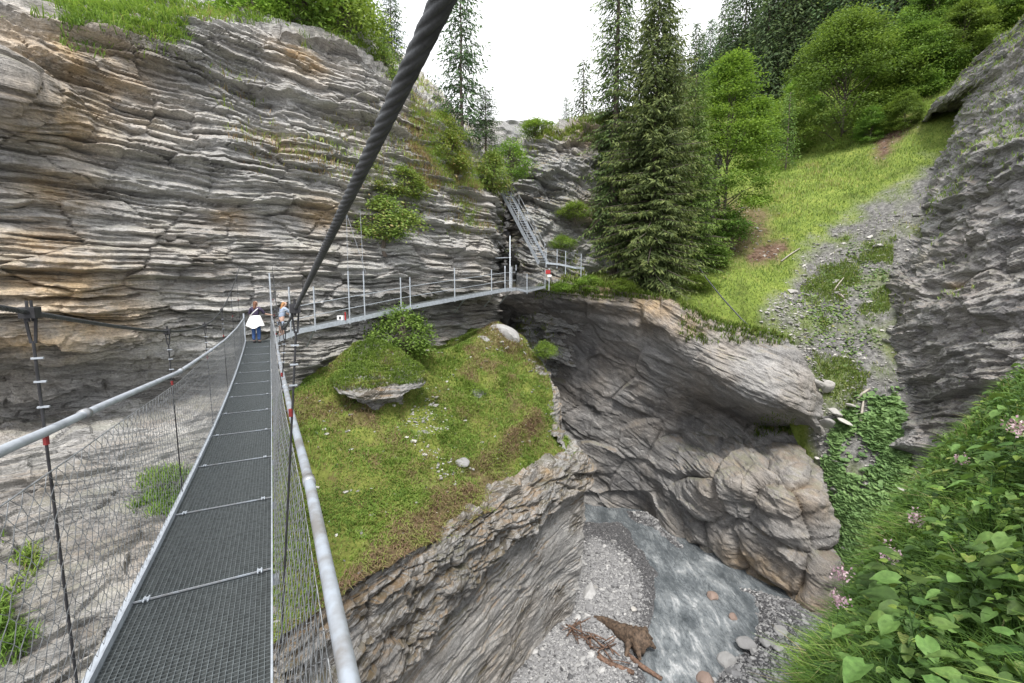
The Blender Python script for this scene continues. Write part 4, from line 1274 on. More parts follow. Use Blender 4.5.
def make_conifer(name, mat, seed, H, R, nwh=42, clear=0.05, card=(0.30, 0.085), dens=1.0, droop=0.35, prof=0.8, gap=0.0, trunk_r=None, twig=0.24, bare=0.0):
    global rng
    rng = np.random.default_rng(seed)
    root = thing(name, 'conifer', 'tree')
    tb = MB()
    tr = trunk_r or H * 0.013
    zz = np.linspace(-1.0, H * 0.985, 9)
    tb.tube(np.stack([0.03 * np.sin(zz), 0.03 * np.cos(zz * 0.7), zz], 1), np.interp(zz, [-1, 0, H], [tr * 1.2, tr, 0.02]), 9)
    P_, D_, L_, W_, R_ = [], [], [], [], []
    for k in range(nwh):
        f = clear + (0.985 - clear) * (k + rng.uniform(-.3, .3)) / nwh
        nb = rng.integers(4, 7)
        a0 = rng.uniform(0, 6.28)
        if rng.uniform() < gap:
            nb = rng.integers(1, 3)
        for b in range(nb):
            L = R * (1 - f) ** prof * rng.uniform(0.6, 1.15) + 0.12
            if f < 0.15:
                L *= 0.75 + f
            az = a0 + b * 6.283 / nb + rng.uniform(-.4, .4)
            o = np.array((math.cos(az), math.sin(az), 0.0))
            s = np.array((-o[1], o[0], 0.0))
            dr = droop * (1.1 - f) * rng.uniform(0.7, 1.3)
            t = np.linspace(0, 1, 6)
            path = o[None] * (L * t)[:, None]
            path[:, 2] = f * H + L * (0.30 * f * t - dr * t ** 1.4 + 0.22 * dr * t ** 4)
            tb.tube(path, np.linspace(max(0.012, 0.014 * L), 0.005, 6), 4, False)
            tt = np.arange(max(0.10, bare), 1.0, twig / max(L, .3) / dens)
            for q in tt:
                base = np.array([np.interp(q, t, path[:, j]) for j in range(3)])
                for sg in (-1, 1):
                    tl = (0.16 + 0.42 * (1 - q) * min(L, 2.2) * rng.uniform(.6, 1.2)) * (0.7 + 0.3 * R / 3)
                    td = unit(o * 0.55 + s * sg * 0.85 + np.array((0, 0, -0.22 - 0.3 * rng.uniform())))
                    m = max(1, int(tl / (card[0] * 0.55) * dens))
                    u = (np.arange(m) + rng.uniform(0, 1, m)) / m * tl
                    pos = base + td * u[:, None] + rng.normal(0, 0.03, (m, 3))
                    P_.append(pos)
                    D_.append(td + rng.normal(0, 0.30, (m, 3)) + np.array((0, 0, -0.25)))
                    R_.append(np.clip(0.25 + 0.35 * q + 0.45 * (u / max(tl, .1)) * q + rng.normal(0, 0.16, m), 0, 1))
            # leading tip
            P_.append(path[-1:] - o * 0.05)
            D_.append((o + (0, 0, -0.1))[None])
            R_.append(np.array([0.9]))
    P_, D_, R_ = np.concatenate(P_), np.concatenate(D_), np.concatenate(R_)
    n = len(P_)
    V, F = cards(P_, D_, card[0] * rng.uniform(.6, 1.3, n), card[1] * rng.uniform(.7, 1.3, n), 0.12)
    tb.build('trunk', M['bark'], root, True)
    mesh_np('crown', V, [F], M[mat], root, fattr={'rnd': R_})
    return root

def make_broadleaf(name, mat, seed, H, R, base=0.18, nclu=170, nleaf=95, leaf=0.17, trunk_r=0.16, flat=0.5, stems=1, lumps=1.0, conic=0.0, spread=0.17):
    global rng
    rng = np.random.default_rng(seed)
    root = thing(name, 'broadleaf', 'tree')
    tb = MB()
    cl = []
    lobes = [(rng.uniform(base + .1, .9), rng.uniform(0, 6.28)) for _ in range(9)]
    while len(cl) < nclu:
        f = rng.uniform(0.02, 1)
        az = rng.uniform(0, 6.283)
        pr = (math.sin(math.pi * min(1, (f * 0.92 + 0.06)) ** (0.75 if conic == 0 else 0.45))) ** 0.75
        lob = max(math.exp(-((f - (lf - base) / (1 - base)) / .18) ** 2) * max(0, math.cos(az - la)) ** 2 for lf, la in lobes)
        rr = R * pr * (0.66 + 0.42 * lumps * lob) * rng.uniform(0.35, 1.0) ** 0.45
        cl.append((rr * math.cos(az), rr * math.sin(az), H * (base + (1 - base) * f)))
    cl = np.array(cl)
    for st in range(stems):
        ox = rng.uniform(-.5, .5, 2) * (R * 0.12 if stems > 1 else 0)
        top = np.array((ox[0] * 2.5, ox[1] * 2.5, H * 0.86))
        zz = np.linspace(-0.6, 1, 8)
        path = np.stack([ox[0] + (top[0] - ox[0]) * np.clip(zz, 0, 1) + 0.1 * np.sin(zz * 5), ox[1] + (top[1] - ox[1]) * np.clip(zz, 0, 1) + 0.1 * np.cos(zz * 4) - 0.1, zz * top[2]], 1)
        tb.tube(path, np.linspace(trunk_r * 1.1, 0.03, 8), 8)
        for c in cl[rng.choice(len(cl), min(len(cl), 34), False)]:
            z0 = max(H * base * 0.7, c[2] * rng.uniform(0.5, 0.8))
            p0 = np.array([np.interp(z0, path[:, 2], path[:, j]) for j in range(3)])
            mid = p0 * 0.5 + c * 0.5 + (0, 0, 0.06 * H * rng.uniform(-.3, 1))
            tb.tube(np.array([p0, mid, c]), np.array([0.35, 0.2, 0.08]) * trunk_r * 0.8, 5, False)
    P_, D_, U_, R_ = [], [], [], []
    for c in cl:
        n = int(nleaf * rng.uniform(0.6, 1.4))
        s = R * spread * rng.uniform(0.7, 1.4)
        o = unit(np.array((c[0], c[1], 0.25 * R)))
        p = rng.normal(0, 1, (n, 3)) * (s, s, s * flat)
        p[:, 2] -= 0.25 * (p[:, 0] ** 2 + p[:, 1] ** 2) / max(s, .05) * flat
        P_.append(c + p)
        D_.append(unit(rng.normal(0, 1, (n, 3)) * (1, 1, .35)) + o * 0.6 + np.array((0, 0, -0.35)))
        U_.append(rng.normal(0, 0.45, (n, 3)) + np.array((0, 0, 1.0)) + o * 0.35)
        R_.append(np.clip(rng.uniform(0.15, 0.85) + rng.normal(0, 0.16, n), 0, 1))
    P_, D_, U_, R_ = map(np.concatenate, (P_, D_, U_, R_))
    n = len(P_)
    V, F = cards(P_, D_, leaf * rng.uniform(.65, 1.35, n), leaf * 0.62 * rng.uniform(.7, 1.3, n), 0.1, U_)
    tb.build('trunk' if stems == 1 else 'stems', M['bark'], root, True)
    mesh_np('crown', V, [F], M[mat], root, fattr={'rnd': R_})
    return root

def put(root, px, py, Y, label, cat='tree', group=None, rz=0.0, sc=1.0, sink=0.1, tilt=(0, 0)):
    p = W(px, py, Y)
    root.location = (p - (0, 0, sink)).tolist()
    root.rotation_euler = (tilt[0], tilt[1], rz)
    root.scale = sc if isinstance(sc, (tuple, list)) else (sc, sc, sc)
    root['label'], root['category'] = label, cat
    if group:
        root['group'] = group
    return root

def putdup(proto, name, px, py, Y, label, group=None, rz=0.0, sc=1.0, sink=0.1, cat='tree', tilt=(0, 0)):
    p = W(px, py, Y)
    o = dup(proto, p - (0, 0, sink), rz, sc, label, group, tilt)
    o.name = name
    o['category'] = cat
    if group is None and 'group' in o:
        del o['group']
    return o

# ------------------------------------------------------------------ the trees one can tell apart
sp1 = make_conifer('spruce', 'needle', 21, 27.0, 3.0, 84, 0.08, (0.34, 0.085), 1.15, 0.85, 0.45, 0.2, 0.36, 0.24, 0.05)
put(sp1, 612, 276, 35.6, 'tall old spruce with its bare pale trunk showing, left of the spruce pair')
sp2 = make_conifer('spruce', 'needle', 22, 20.5, 4.3, 84, 0.0, (0.32, 0.085), 1.35, 0.42, 0.48, 0, 0.24, 0.24)
put(sp2, 650, 288, 33.0, 'dense green spruce with low spreading boughs on the rock lip over the hollow')
sp3 = make_conifer('larch', 'needle_pale', 23, 14.5, 3.1, 56, 0.02, (0.30, 0.08), 1.3, 0.30, 0.6, 0, 0.16, 0.28)
put(sp3, 688, 268, 35.5, 'pale green feathery conifer leaning out right behind the dense spruce')
sp4 = make_conifer('spruce', 'needle', 24, 6.5, 2.0, 26, 0.0, (0.30, 0.09), 0.9, 0.35, 0.8, 0, 0.1, 0.26)
put(sp4, 605, 190, 36.6, 'small dark spruce low at the left foot of the tall bare-trunked spruce', sink=0.3)
bl1 = make_broadleaf('maple_tree', 'leaf', 31, 14.6, 4.5, 0.14, 170, 250, 0.19, 0.20, 0.34, conic=1, spread=0.135)
put(bl1, 722, 238, 39.0, 'tall bright green leafy tree beside the meadow, dark trunk at its foot')
bl2 = make_broadleaf('maple_tree', 'leaf_dark', 32, 17.5, 7.0, 0.04, 200, 320, 0.25, 0.28, 0.36, spread=0.13)
put(bl2, 838, 172, 56.0, 'broad round leafy tree standing at the top of the meadow')
tp = make_conifer('pine', 'needle_dark', 33, 12.2, 2.2, 40, 0.10, (0.32, 0.09), 1.1, 0.15, 0.4, 0.35, 0.13, 0.26)
put(tp, 462, 146, 31.8, 'slender thin-crowned pine alone on the edge of the left cliff', sink=0.5)
tp2 = dup(tp, W(393, 96, 33.0), 2.0, (0.62, 0.62, 0.62), 'small thin pine peeping over the cliff beside the black cable')
tp3 = dup(tp, W(486, 152, 32.2) , 1.1, (0.6, 0.6, 0.34), 'short bushy pine crowded below the slender pine')
dead = make_conifer('dead_spruce', 'needle_dark', 34, 16, 3.0, 20, 0.05, (0.40, 0.12), 0.5, 0.25, 0.6, 0.3, 0.15, 0.4, 0.2)
put(dead, 664, 140, 58.0, 'gaunt thinly needled spruce standing far behind, right of the spruce pair')

# small conifers behind the far rock
sc1 = make_conifer('young_spruce', 'needle_dark', 35, 6.0, 1.6, 24, 0.0, (0.34, 0.10), 0.8, 0.25, 0.8, 0, 0.08)
put(sc1, 583, 126, 42.0, 'young spruce rising behind the mossy rim of the far rock', sink=0.3)
putdup(sc1, 'young_spruce', 566, 124, 46, 'tiny young spruce just showing over the far rock rim', None, 1.0, 0.45)
lp = make_conifer('young_larch', 'needle_pale', 36, 8.0, 1.5, 30, 0.05, (0.32, 0.09), 0.8, 0.2, 0.7, 0, 0.08)
put(lp, 786, 165, 53, 'slim young larch with thin stem between the two leafy trees')
putdup(lp, 'young_larch', 766, 160, 56, 'slim young larch just left of its thin-stemmed twin', None, 2.2, 0.9)

# forest on the hillside
f1 = make_conifer('forest_spruce', 'needle_dark', 41, 20, 3.8, 56, 0.02, (0.60, 0.20), 0.85, 0.35, 0.8, 0, 0.2, 0.4)
f2 = make_conifer('forest_spruce', 'needle_dark', 42, 23, 4.3, 60, 0.04, (0.60, 0.20), 0.85, 0.4, 0.75, 0.05, 0.22, 0.42)
f3 = make_broadleaf('forest_broadleaf', 'leaf_dark', 43, 10, 4.2, 0.05, 120, 260, 0.24, 0.18, 0.36, spread=0.14)
f4 = make_broadleaf('forest_broadleaf', 'leaf', 44, 8, 3.6, 0.03, 110, 260, 0.22, 0.14, 0.36, spread=0.14)
LAB = {'c': 'dark spruce in the dense forest on the hillside above the meadow', 'b': 'leafy tree among the forest edge on the upper hillside'}
def hill_at(px, py):
    V = SHEETS['hillside'][0]
    x, y = project(V)
    i = np.argmin((x - px) ** 2 + (y - py) ** 2)
    return V[i]
first = {}
rf = np.random.default_rng(77)
spots = [('c', 694, 128, 1.0), ('c', 706, 122, .9), ('c', 716, 118, 0.75), ('c', 730, 112, 1.15), ('c', 742, 106, 1.25), ('c', 752, 98, 1.3), ('c', 764, 110, 1.25), ('c', 776, 108, 1.3), ('c', 790, 100, 1.35), ('c', 806, 92, 1.35),
         ('c', 822, 84, 1.4), ('c', 840, 78, 1.4), ('c', 858, 72, 1.4), ('c', 874, 66, 1.35), ('c', 892, 62, 1.3), ('c', 912, 56, 1.2), ('c', 932, 50, 1.2), ('c', 955, 40, 1.1), ('c', 980, 30, 1.1), ('c', 1005, 18, 1.0),
         ('c', 680, 134, .8), ('c', 668, 140, .7), ('c', 700, 112, .9), ('c', 722, 98, 1.2), ('c', 770, 70, 1.2), ('c', 800, 56, 1.2), ('c', 835, 40, 1.2), ('c', 870, 30, 1.2), ('c', 905, 20, 1.1),
         ('b', 700, 160, 0.75), ('b', 752, 152, .62), ('b', 770, 140, 0.8), ('b', 800, 120, .9), ('b', 880, 120, .8), ('b', 898, 106, .95), ('b', 915, 98, .9), ('b', 930, 92, 0.8), ('b', 945, 84, .75), ('b', 960, 72, .8),
         ('b', 880, 92, 1.0), ('b', 905, 80, 1.0), ('b', 930, 66, 1.0), ('b', 955, 56, .9), ('b', 980, 50, .8), ('b', 1000, 36, .8), ('b', 1020, 26, .8), ('b', 1040, 8, .8), ('b', 972, 62, .7), ('b', 890, 132, 0.5), ('b', 868, 142, 0.5), ('b', 905, 130, .45)]
for kk, px, py, sc in spots:
    proto = (f1, f2)[rf.integers(0, 2)] if kk == 'c' else (f3, f4)[rf.integers(0, 2)]
    p = hill_at(px, py)
    grp = 'spruces of the hillside forest' if kk == 'c' else 'leafy trees of the hillside forest'
    sc = sc * rf.uniform(0.88, 1.1) * (0.9 if kk == 'c' else 0.85)
    rz = rf.uniform(0, 6.28)
    if proto.name not in first:
        first[proto.name] = 1
        proto.location, proto.scale, proto.rotation_euler = (p - (0, 0, .3)).tolist(), (sc, sc, sc), (0, 0, rz)
        proto['label'], proto['category'], proto['group'] = LAB[kk], 'tree', grp
    else:
        dup(proto, p - (0, 0, 0.3), rz, sc, LAB[kk], grp)

# bushes
b1 = make_broadleaf('bush', 'bush', 51, 1.8, 1.4, 0.05, 75, 75, 0.13, 0.03, 0.6, 4)
b2 = make_broadleaf('bush', 'leaf_dark', 52, 2.0, 1.5, 0.05, 75, 75, 0.14, 0.03, 0.6, 4)
b3 = make_broadleaf('bush', 'leaf', 53, 1.9, 1.7, 0.03, 75, 75, 0.13, 0.03, 0.55, 4)
used = set()
def bush(proto, px, py, Y, sc, label, rz=0.0, group=None, cat='bush'):
    if proto.name not in used:
        used.add(proto.name)
        return put(proto, px, py, Y, label, cat, group, rz, sc, 0.25)
    return putdup(proto, 'bush', px, py, Y, label, group, rz, sc, 0.25, cat)
bush(b1, 385, 232, 23.2, (1.25, .8, 1.05), 'green and brown bush on the cliff just right of the black cable')
bush(b1, 405, 192, 24.6, (1.0, .8, .8), 'small yellow-green bush on a cliff ledge below the edge', 1.0)
bush(b1, 372, 186, 23.8, (.9, .7, .7), 'little bush on the cliff ledge touching the black cable', 1.9)
bush(b1, 448, 168, 28.6, (1.5, 1, 1.2), 'yellow-green bush near the cliff edge below the slender pine', 2.0)
bush(b1, 440, 140, 29.5, (1.1, 1, 1.0), 'bush on the cliff crest just left of the slender pine', 4.0)
bush(b1, 492, 186, 31.0, (1.0, .9, 1.3), 'bush hanging at the top corner above the dark cleft', 2.6)
bush(b3, 510, 172, 33.2, (1.0, .8, 1.2), 'bright green bush at the head of the metal stairs', 0.6)
bush(b3, 535, 130, 37.5, (.9, .8, .55), 'low green scrub on the rim of the far rock', 2.5)
bush(b3, 575, 214, 35.0, (.95, .7, .6), 'grassy green bush on the ledge of the far rock', 1.0)
bush(b3, 562, 244, 34.0, (.6, .5, .45), 'small green tuft bush low on the far rock above the gangway', 3.0)
bush(b2, 402, 352, 21.8, (1.0, .9, 1.15), 'green shrub on the spur right below the catwalk', 0.4)
bush(b2, 378, 404, 20.2, (.95, .7, .75), 'green shrub in front of the overhanging grassy ledge', 1.4)
bush(b3, 470, 392, 22.6, (.55, .45, .4), 'low dark shrub at the hollow in the middle of the spur', 2.4)
bush(b3, 545, 352, 27.0, (.45, .45, .45), 'thin light green sapling on the spur edge over the gorge', 3.3)
bush(b3, 588, 286, 32.2, (.9, .7, .5), 'low green scrub on the rock lip right of the landing', 0.9)
bush(b3, 562, 288, 32.0, (.6, .6, .35), 'small green scrub on the rock lip close to the landing', 2.9)
bush(b3, 622, 288, 31.8, (.8, .7, .45), 'green scrub on the rock lip under the left spruce boughs', 5.1)
bush(b2, 730, 236, 38.0, (1.3, 1.0, 1.0), 'dark shrub at the foot of the tall leafy tree', 2.0)
bush(b2, 712, 262, 36.2, (1.1, 1.0, .9), 'dark green shrub on the meadow edge beside the spruce', 4.1)
bush(b3, 700, 285, 33.6, (.8, .8, .5), 'light green shrub at the rock lip under the spruce', 4.6)
bush(b3, 255, 36, 23.5, (1.5, 1.2, 1.0), 'leafy bush on the cliff top, leftmost of the cliff-top bushes', 1.1)
bush(b2, 300, 34, 24.5, (2.0, 1.4, 1.6), 'big green bush hanging over the middle of the cliff top', 2.2)
bush(b3, 345, 50, 25.5, (1.4, 1.2, 1.9), 'tall bright bush at the right end of the cliff-top bushes', 3.6)
bush(b2, 325, 22, 28.0, (2.2, 1.8, 2.0), 'tall dark bush standing back behind the cliff-top bushes', 5.2)
bush(b1, 385, 96, 26.5, (.8, .7, 1.5), 'narrow upright bush on the cliff edge just left of the black cable', .8)

# ------------------------------------------------------------------ grass, herbs, stones
rng = np.random.default_rng(123)
def grass_obj(name, mat, P, h, w, lean, rnd, bias=(0, 0, 0)):
    V, Q, T, r = blades(P, h, w, lean, rnd, bias)
    return kind(mesh_np(name, V, [Q, T], M[mat], fattr={'rnd': r}), 'stuff')

# spur turf
def gm_spur(V):
    knob = soft(*project(V), [(478, 322), (512, 318), (524, 338), (512, 352), (476, 350)], 5)
    return np.clip(1.15 - 1.0 * m_dry(V), 0.04, 1.2) * (V @ RX > -1.0) * (1 - 0.9 * knob) * np.clip(0.9 + 1.5 * fbm(V * 0.8, 3, 137), 0.12, 1.2)
P = scatter('spur_top', 85000, gm_spur, 1)
P = P[inframe(P)]
n = len(P)
cl = fbm(P * 0.9, 4, 131)
dry = m_dry(P)
rnd = np.clip(0.46 + 0.40 * cl + 0.35 * fbm(P * 2.6, 2, 136) + 0.45 * dry + rng.normal(0, 0.16, n), 0, 1)
keep = rng.uniform(0, 1, n) < np.clip(0.85 + 0.9 * fbm(P * 0.7, 3, 133), 0.25, 1)
P, rnd, cl = P[keep], rnd[keep], cl[keep]
n = len(P)
grass_obj('spur_grass', 'grass', P, (0.10 + 0.10 * rng.uniform(0, 1, n)) * np.clip(1 + 1.6 * cl, 0.5, 2.2), 0.032, 1.2, rnd, (0.25, -0.25, -0.1))
# dry tufts at the rim
P = scatter('spur_top', 15000, lambda V: m_dry(V) * np.clip(0.6 + 2 * fbm(V * 1.1, 3, 134), 0.03, 1), 2)
P = P[inframe(P)]
n = len(P)
grass_obj('dry_grass', 'grass', P, 0.14 + 0.14 * rng.uniform(0, 1, n), 0.03, 1.3, np.clip(0.90 + 0.25 * fbm(P * 1.3, 2, 135) + rng.normal(0, 0.1, n), 0, 1), (0.3, -0.3, -0.3))
# meadow
def gm_hill(V):
    px, py = project(V)
    s = m_scree(V)
    return np.clip(1 - 1.0 * s, 0.06, 1) * np.clip(1 - 1.1 * m_earth(V), 0.02, 1) * (py < 445) * (py > 30) / np.maximum(V[:, 1], 20) ** 1.4
P = scatter('hillside', 170000, gm_hill, 3)
P = P[inframe(P)]
n = len(P)
k = np.clip(P[:, 1] / 35, 0.7, 3)
cl = fbm(P * 0.3, 3, 141)
grass_obj('meadow_grass', 'meadow_grass', P, (0.14 + 0.16 * rng.uniform(0, 1, n)) * k ** 0.5 * np.clip(1 + 1.2 * cl, 0.6, 1.8), 0.04 * k, 1.0, np.clip(0.5 + 0.5 * cl + 0.6 * fbm(P * 0.9, 3, 143) + rng.normal(0, 0.2, n), 0, 1), (-0.15, -0.1, 0))
# tufts along ledges of the cliffs
def on_ledge(name, cnt, seed, cond):
    V, F, N = SHEETS[name]
    fn = np.cross(V[F[:, 2]] - V[F[:, 0]], V[F[:, 3]] - V[F[:, 1]])
    fn = unit(fn)
    nz = np.abs(fn[:, 2])
    cen = V[F].mean(1)
    w = (nz > 0.45) * cond(cen)
    r = np.random.default_rng(seed)
    f = r.choice(len(F), cnt, p=w / w.sum())
    return cen[f] + r.normal(0, 0.05, (cnt, 3))
def c_cliff(V):
    px, py = project(V)
    top = np.clip(fbm(V * 0.35, 3, 151) * 2 - 0.2, 0, 1) * (py < 235) * (px > 120)
    band = np.exp(-((py - (20 + 0.02 * px)) / 18) ** 2) * 1.5 * (px > 60) * (px < 190)
    low = np.clip(fbm(V * 0.6, 3, 152) * 4 - 0.7, 0, 1) * (py > 470) * (px < 240) * 1.6
    right = (px > 410) * (py < 190) * 1.5
    return top * 0.5 + band + low + right + 1e-6
P = on_ledge('cliff', 26000, 5, c_cliff)
n = len(P)
px, py = project(P)
grass_obj('ledge_grass', 'grass', P, 0.18 + 0.25 * rng.uniform(0, 1, n), 0.035, 1.3, np.clip(0.42 + 0.4 * fbm(P * 0.7, 3, 153) + 0.42 * (py > 60) * (py < 300) + rng.normal(0, .15, n), 0, 1))
P = scatter('cliff', 20000, lambda V: (lambda q: (q[1] < 24 + 18 * (q[0] > 62) * (q[0] < 182) + 26 * (q[0] > 300)) * (q[0] < 420) * (q[0] > -40) * (1.0 * (q[0] > 62) * (q[0] < 182) + 0.45 * (q[0] > 182) + 0.6 * (q[0] < 62) * (q[1] < 22)) * np.clip(0.4 + 2.5 * fbm(V * 0.5, 3, 158), 0, 1) + 1e-9)(project(V)), 6)
n = len(P)
grass_obj('cliff_top_grass', 'grass', P, 0.18 + 0.30 * rng.uniform(0, 1, n), 0.04, 1.2, np.clip(0.42 + 0.5 * fbm(P * 0.9, 3, 154) + rng.normal(0, .18, n), 0, 1), (0.1, -0.3, -0.1))
P = on_ledge('far_rock', 9000, 7, lambda V: (lambda q: np.clip(fbm(V * 0.45, 3, 155) * 3 - 0.3, 0, 1) + 3.0 * (q[1] < 142))(project(V)))
n = len(P)
grass_obj('far_ledge_grass', 'grass', P, 0.25 + 0.3 * rng.uniform(0, 1, n), 0.06, 1.2, np.clip(0.55 + 0.4 * fbm(P * 0.5, 3, 156) + rng.normal(0, .15, n), 0, 1))
P = on_ledge('hollow_wall', 6000, 8, lambda V: (lambda q: 1.0 * (q[1] < 300 + 0.0 * q[0]) * (q[0] > 535) + 1.2 * (q[0] > 680) * (q[1] < 345) + 0.6 * (abs(q[0] - 775) < 20) * (abs(q[1] - 425) < 12) + 1e-6)(project(V)))
n = len(P)
grass_obj('lip_grass', 'lush', P, 0.25 + 0.3 * rng.uniform(0, 1, n), 0.06, 1.2, np.clip(0.6 + rng.normal(0, .2, n), 0, 1), (0, -0.2, -0.1))
P = on_ledge('schist_face', 9000, 9, lambda V: (lambda q: np.clip(fbm(V * (0.35, 0.35, 0.6), 3, 157) * 4 - 1.0, 0, 1) + 2.5 * (q[1] < 260 - 1.0 * (q[0] - 890) * 0.95) + 1e-6)(project(V)))
n = len(P)
grass_obj('rock_grass', 'meadow_grass', P, 0.18 + 0.25 * rng.uniform(0, 1, n), 0.05, 1.2, np.clip(0.6 + rng.normal(0, .2, n), 0, 1), (-0.2, -0.1, -0.1))

# ground cover of round leaves in the lower gully
def leaf_carpet(name, sheet_name, cnt, seed, poly, size, mat, hgt):
    P = scatter(sheet_name, cnt, lambda V: (lambda q: soft(q[0] + 12 * fbm(V * 0.9, 3, 161), q[1] + 8 * fbm(V * 0.9, 3, 162), poly, 6) * np.clip(0.6 + 2.0 * fbm(V * 0.7, 3, 163), 0.02, 1))(project(V)), seed)
    n = len(P)
    P = P + np.stack([0 * P[:, 0], 0 * P[:, 0], hgt * rng.uniform(0.2, 1, n)], 1)
    up = unit(rng.normal(0, 0.35, (n, 3)) + (-0.15, -0.35, 1.0))
    az = rng.uniform(0, 6.28, n)
    d = unit(np.cross(up, np.stack([np.cos(az), np.sin(az), 0 * az], 1)))
    s = np.cross(up, d)
    L = size * rng.uniform(0.55, 1.3, n)
    ang_ = np.array([0, 0.5, 1.15, 1.9, 2.6, 3.7, 4.4, 5.15, 5.8])
    rad = np.array([0.5, 0.52, 0.5, 0.48, 0.42, 0.42, 0.48, 0.5, 0.52])
    pts = [P + d * (0.1 * L)[:, None] - up * (0.05 * L)[:, None]]
    V = np.stack([P + (d * (np.cos(a) * r) + s * (np.sin(a) * r)) * L[:, None] + up * (0.10 * abs(math.sin(a)) * L)[:, None] for a, r in zip(ang_, rad)] + pts, 1)
    k = len(ang_)
    tri = np.array([[j, (j + 1) % k, k] for j in range(k)])
    F = (np.arange(n)[:, None, None] * (k + 1) + tri[None]).reshape(-1, 3)
    r = np.clip(0.5 + 0.35 * fbm(P * 0.8, 2, 164) + rng.normal(0, .2, n), 0, 1)
    return kind(mesh_np(name, V.reshape(-1, 3), [F], M[mat], fattr={'rnd': np.repeat(r, k)}), 'stuff')
leaf_carpet('butterbur_leaves', 'hillside', 5200, 11, [(862, 400), (895, 395), (915, 440), (905, 500), (870, 560), (830, 600), (815, 560), (808, 500), (830, 450)], 0.30, 'butter', 0.30)
leaf_carpet('gully_leaves', 'hillside', 700, 12, [(850, 240), (890, 250), (885, 300), (860, 380), (812, 350), (815, 290)], 0.17, 'butter', 0.15)
leaf_carpet('gully_leaves', 'hillside', 450, 13, [(790, 300), (850, 270), (870, 330), (850, 400), (815, 370)], 0.15, 'meadow_grass', 0.15)
P = scatter('hillside', 9000, lambda V: (lambda q: inpoly(q[0], q[1], [(845, 235), (895, 235), (888, 330), (850, 420), (815, 380), (800, 290)]) * np.clip(fbm(V * 0.6, 3, 165) * 3, 0, 1) + 1e-9)(project(V)), 14)
n = len(P)
grass_obj('gully_grass', 'meadow_grass', P, 0.15 + 0.2 * rng.uniform(0, 1, n), 0.045, 1.1, np.clip(0.5 + rng.normal(0, .2, n), 0, 1))

# stones
def stone_mesh(seed, flat=0.6, n=1, blocky=0.5):
    r = np.random.default_rng(seed)
    import bmesh
    bm = bmesh.new()
    bmesh.ops.create_icosphere(bm, subdivisions=n, radius=0.5)
    V = np.array([v.co[:] for v in bm.verts])
    F = np.array([[v.index for v in f.verts] for f in bm.faces])
    bm.free()
    for _ in range(7):
        d = unit(r.normal(0, 1, 3))
        c = r.uniform(0.22, 0.42)
        h = V @ d
        V = V - np.where(h > c, (h - c) * blocky * 1.6, 0)[:, None] * d
    V = V * (1 + 0.12 * vnoise(V * 3 + seed, seed))[:, None]
    return V * np.array((1.0, r.uniform(.65, .95), flat)), F
def stones_obj(name, P, size, mat, seed, flat=0.5, embed=0.2):
    protos = [stone_mesh(seed + k, flat, 1, 0.55) for k in range(6)]
    r = np.random.default_rng(seed)
    which = r.integers(0, 6, len(P))
    Vs, Fs, Rn, n0 = [], [], [], 0
    for k, (pv, pf) in enumerate(protos):
        q = P[which == k]
        sz = size[which == k]
        az = r.uniform(0, 6.28, len(q))
        tx = r.normal(0, .25, len(q))
        c, s = np.cos(az), np.sin(az)
        X = pv[None] * sz[:, None, None]
        Z = X[..., 2] + X[..., 0] * tx[:, None]
        V = np.stack([X[..., 0] * c[:, None] - X[..., 1] * s[:, None], X[..., 0] * s[:, None] + X[..., 1] * c[:, None], Z], -1) + q[:, None]
        V[..., 2] += (flat * 0.5 - embed) * sz[:, None] * 0.6
        F = (np.arange(len(q))[:, None, None] * len(pv) + pf[None]).reshape(-1, 3) + n0
        n0 += len(q) * len(pv)
        Vs.append(V.reshape(-1, 3))
        Fs.append(F)
        Rn.append(np.repeat(r.uniform(0, 1, len(q)), len(pf)))
    return kind(mesh_np(name, np.concatenate(Vs), [np.concatenate(Fs)], mat, fattr={'rnd': np.concatenate(Rn)}), 'stuff')
def stone_mat(name, stops, rough=0.75):
    m = NT(name)
    tc = m.n('TexCoord').outputs['Object']
    nz = m.noise(tc, 6, 5, .6)
    col = m.ramp(m.math('ADD', m.math('MULTIPLY', m.attr('rnd'), 0.75), m.math('MULTIPLY', nz, 0.25)), stops)
    m.set(m.b, 'Base Color', col)
    m.set(m.b, 'Roughness', rough)
    m.set(m.b, 'Normal', m.n('Bump', {'Height': m.noise(tc, 14, 5, .6), 'Strength': 0.5, 'Distance': 0.04}).outputs[0])
    return m.m
M['pebble'] = stone_mat('pebbles', [(0.1, (0.15, 0.15, 0.155)), (0.45, (0.23, 0.23, 0.235)), (0.75, (0.32, 0.32, 0.32)), (0.93, (0.48, 0.475, 0.47))])
M['pebble_wet'] = stone_mat('wet_pebbles', [(0.1, (0.06, 0.06, 0.063)), (0.5, (0.12, 0.12, 0.125)), (0.8, (0.21, 0.21, 0.215)), (0.95, (0.38, 0.37, 0.36))], 0.4)
M['slab'] = stone_mat('scree_stones', [(0.1, (0.16, 0.155, 0.15)), (0.5, (0.32, 0.31, 0.295)), (0.85, (0.52, 0.50, 0.47))])
SHEETS['bed'] = (bedV, grid_faces(370, 340), None)
P = scatter('bed', 17000, lambda V: np.clip((seg_d(V[:, :2], DRYBAR) + 0.6) / 0.8, 0, 1), 21)
stones_obj('gravel', P, 0.075 * np.exp(rng.normal(0, 0.65, len(P))), M['pebble'], 300)
P = scatter('bed', 9000, lambda V: np.clip((seg_d(V[:, :2], BAR_L) + 0.3) / 0.6, 0, 1), 22)
stones_obj('wet_gravel', P, 0.08 * np.exp(rng.normal(0, 0.5, len(P))), M['pebble_wet'], 310)
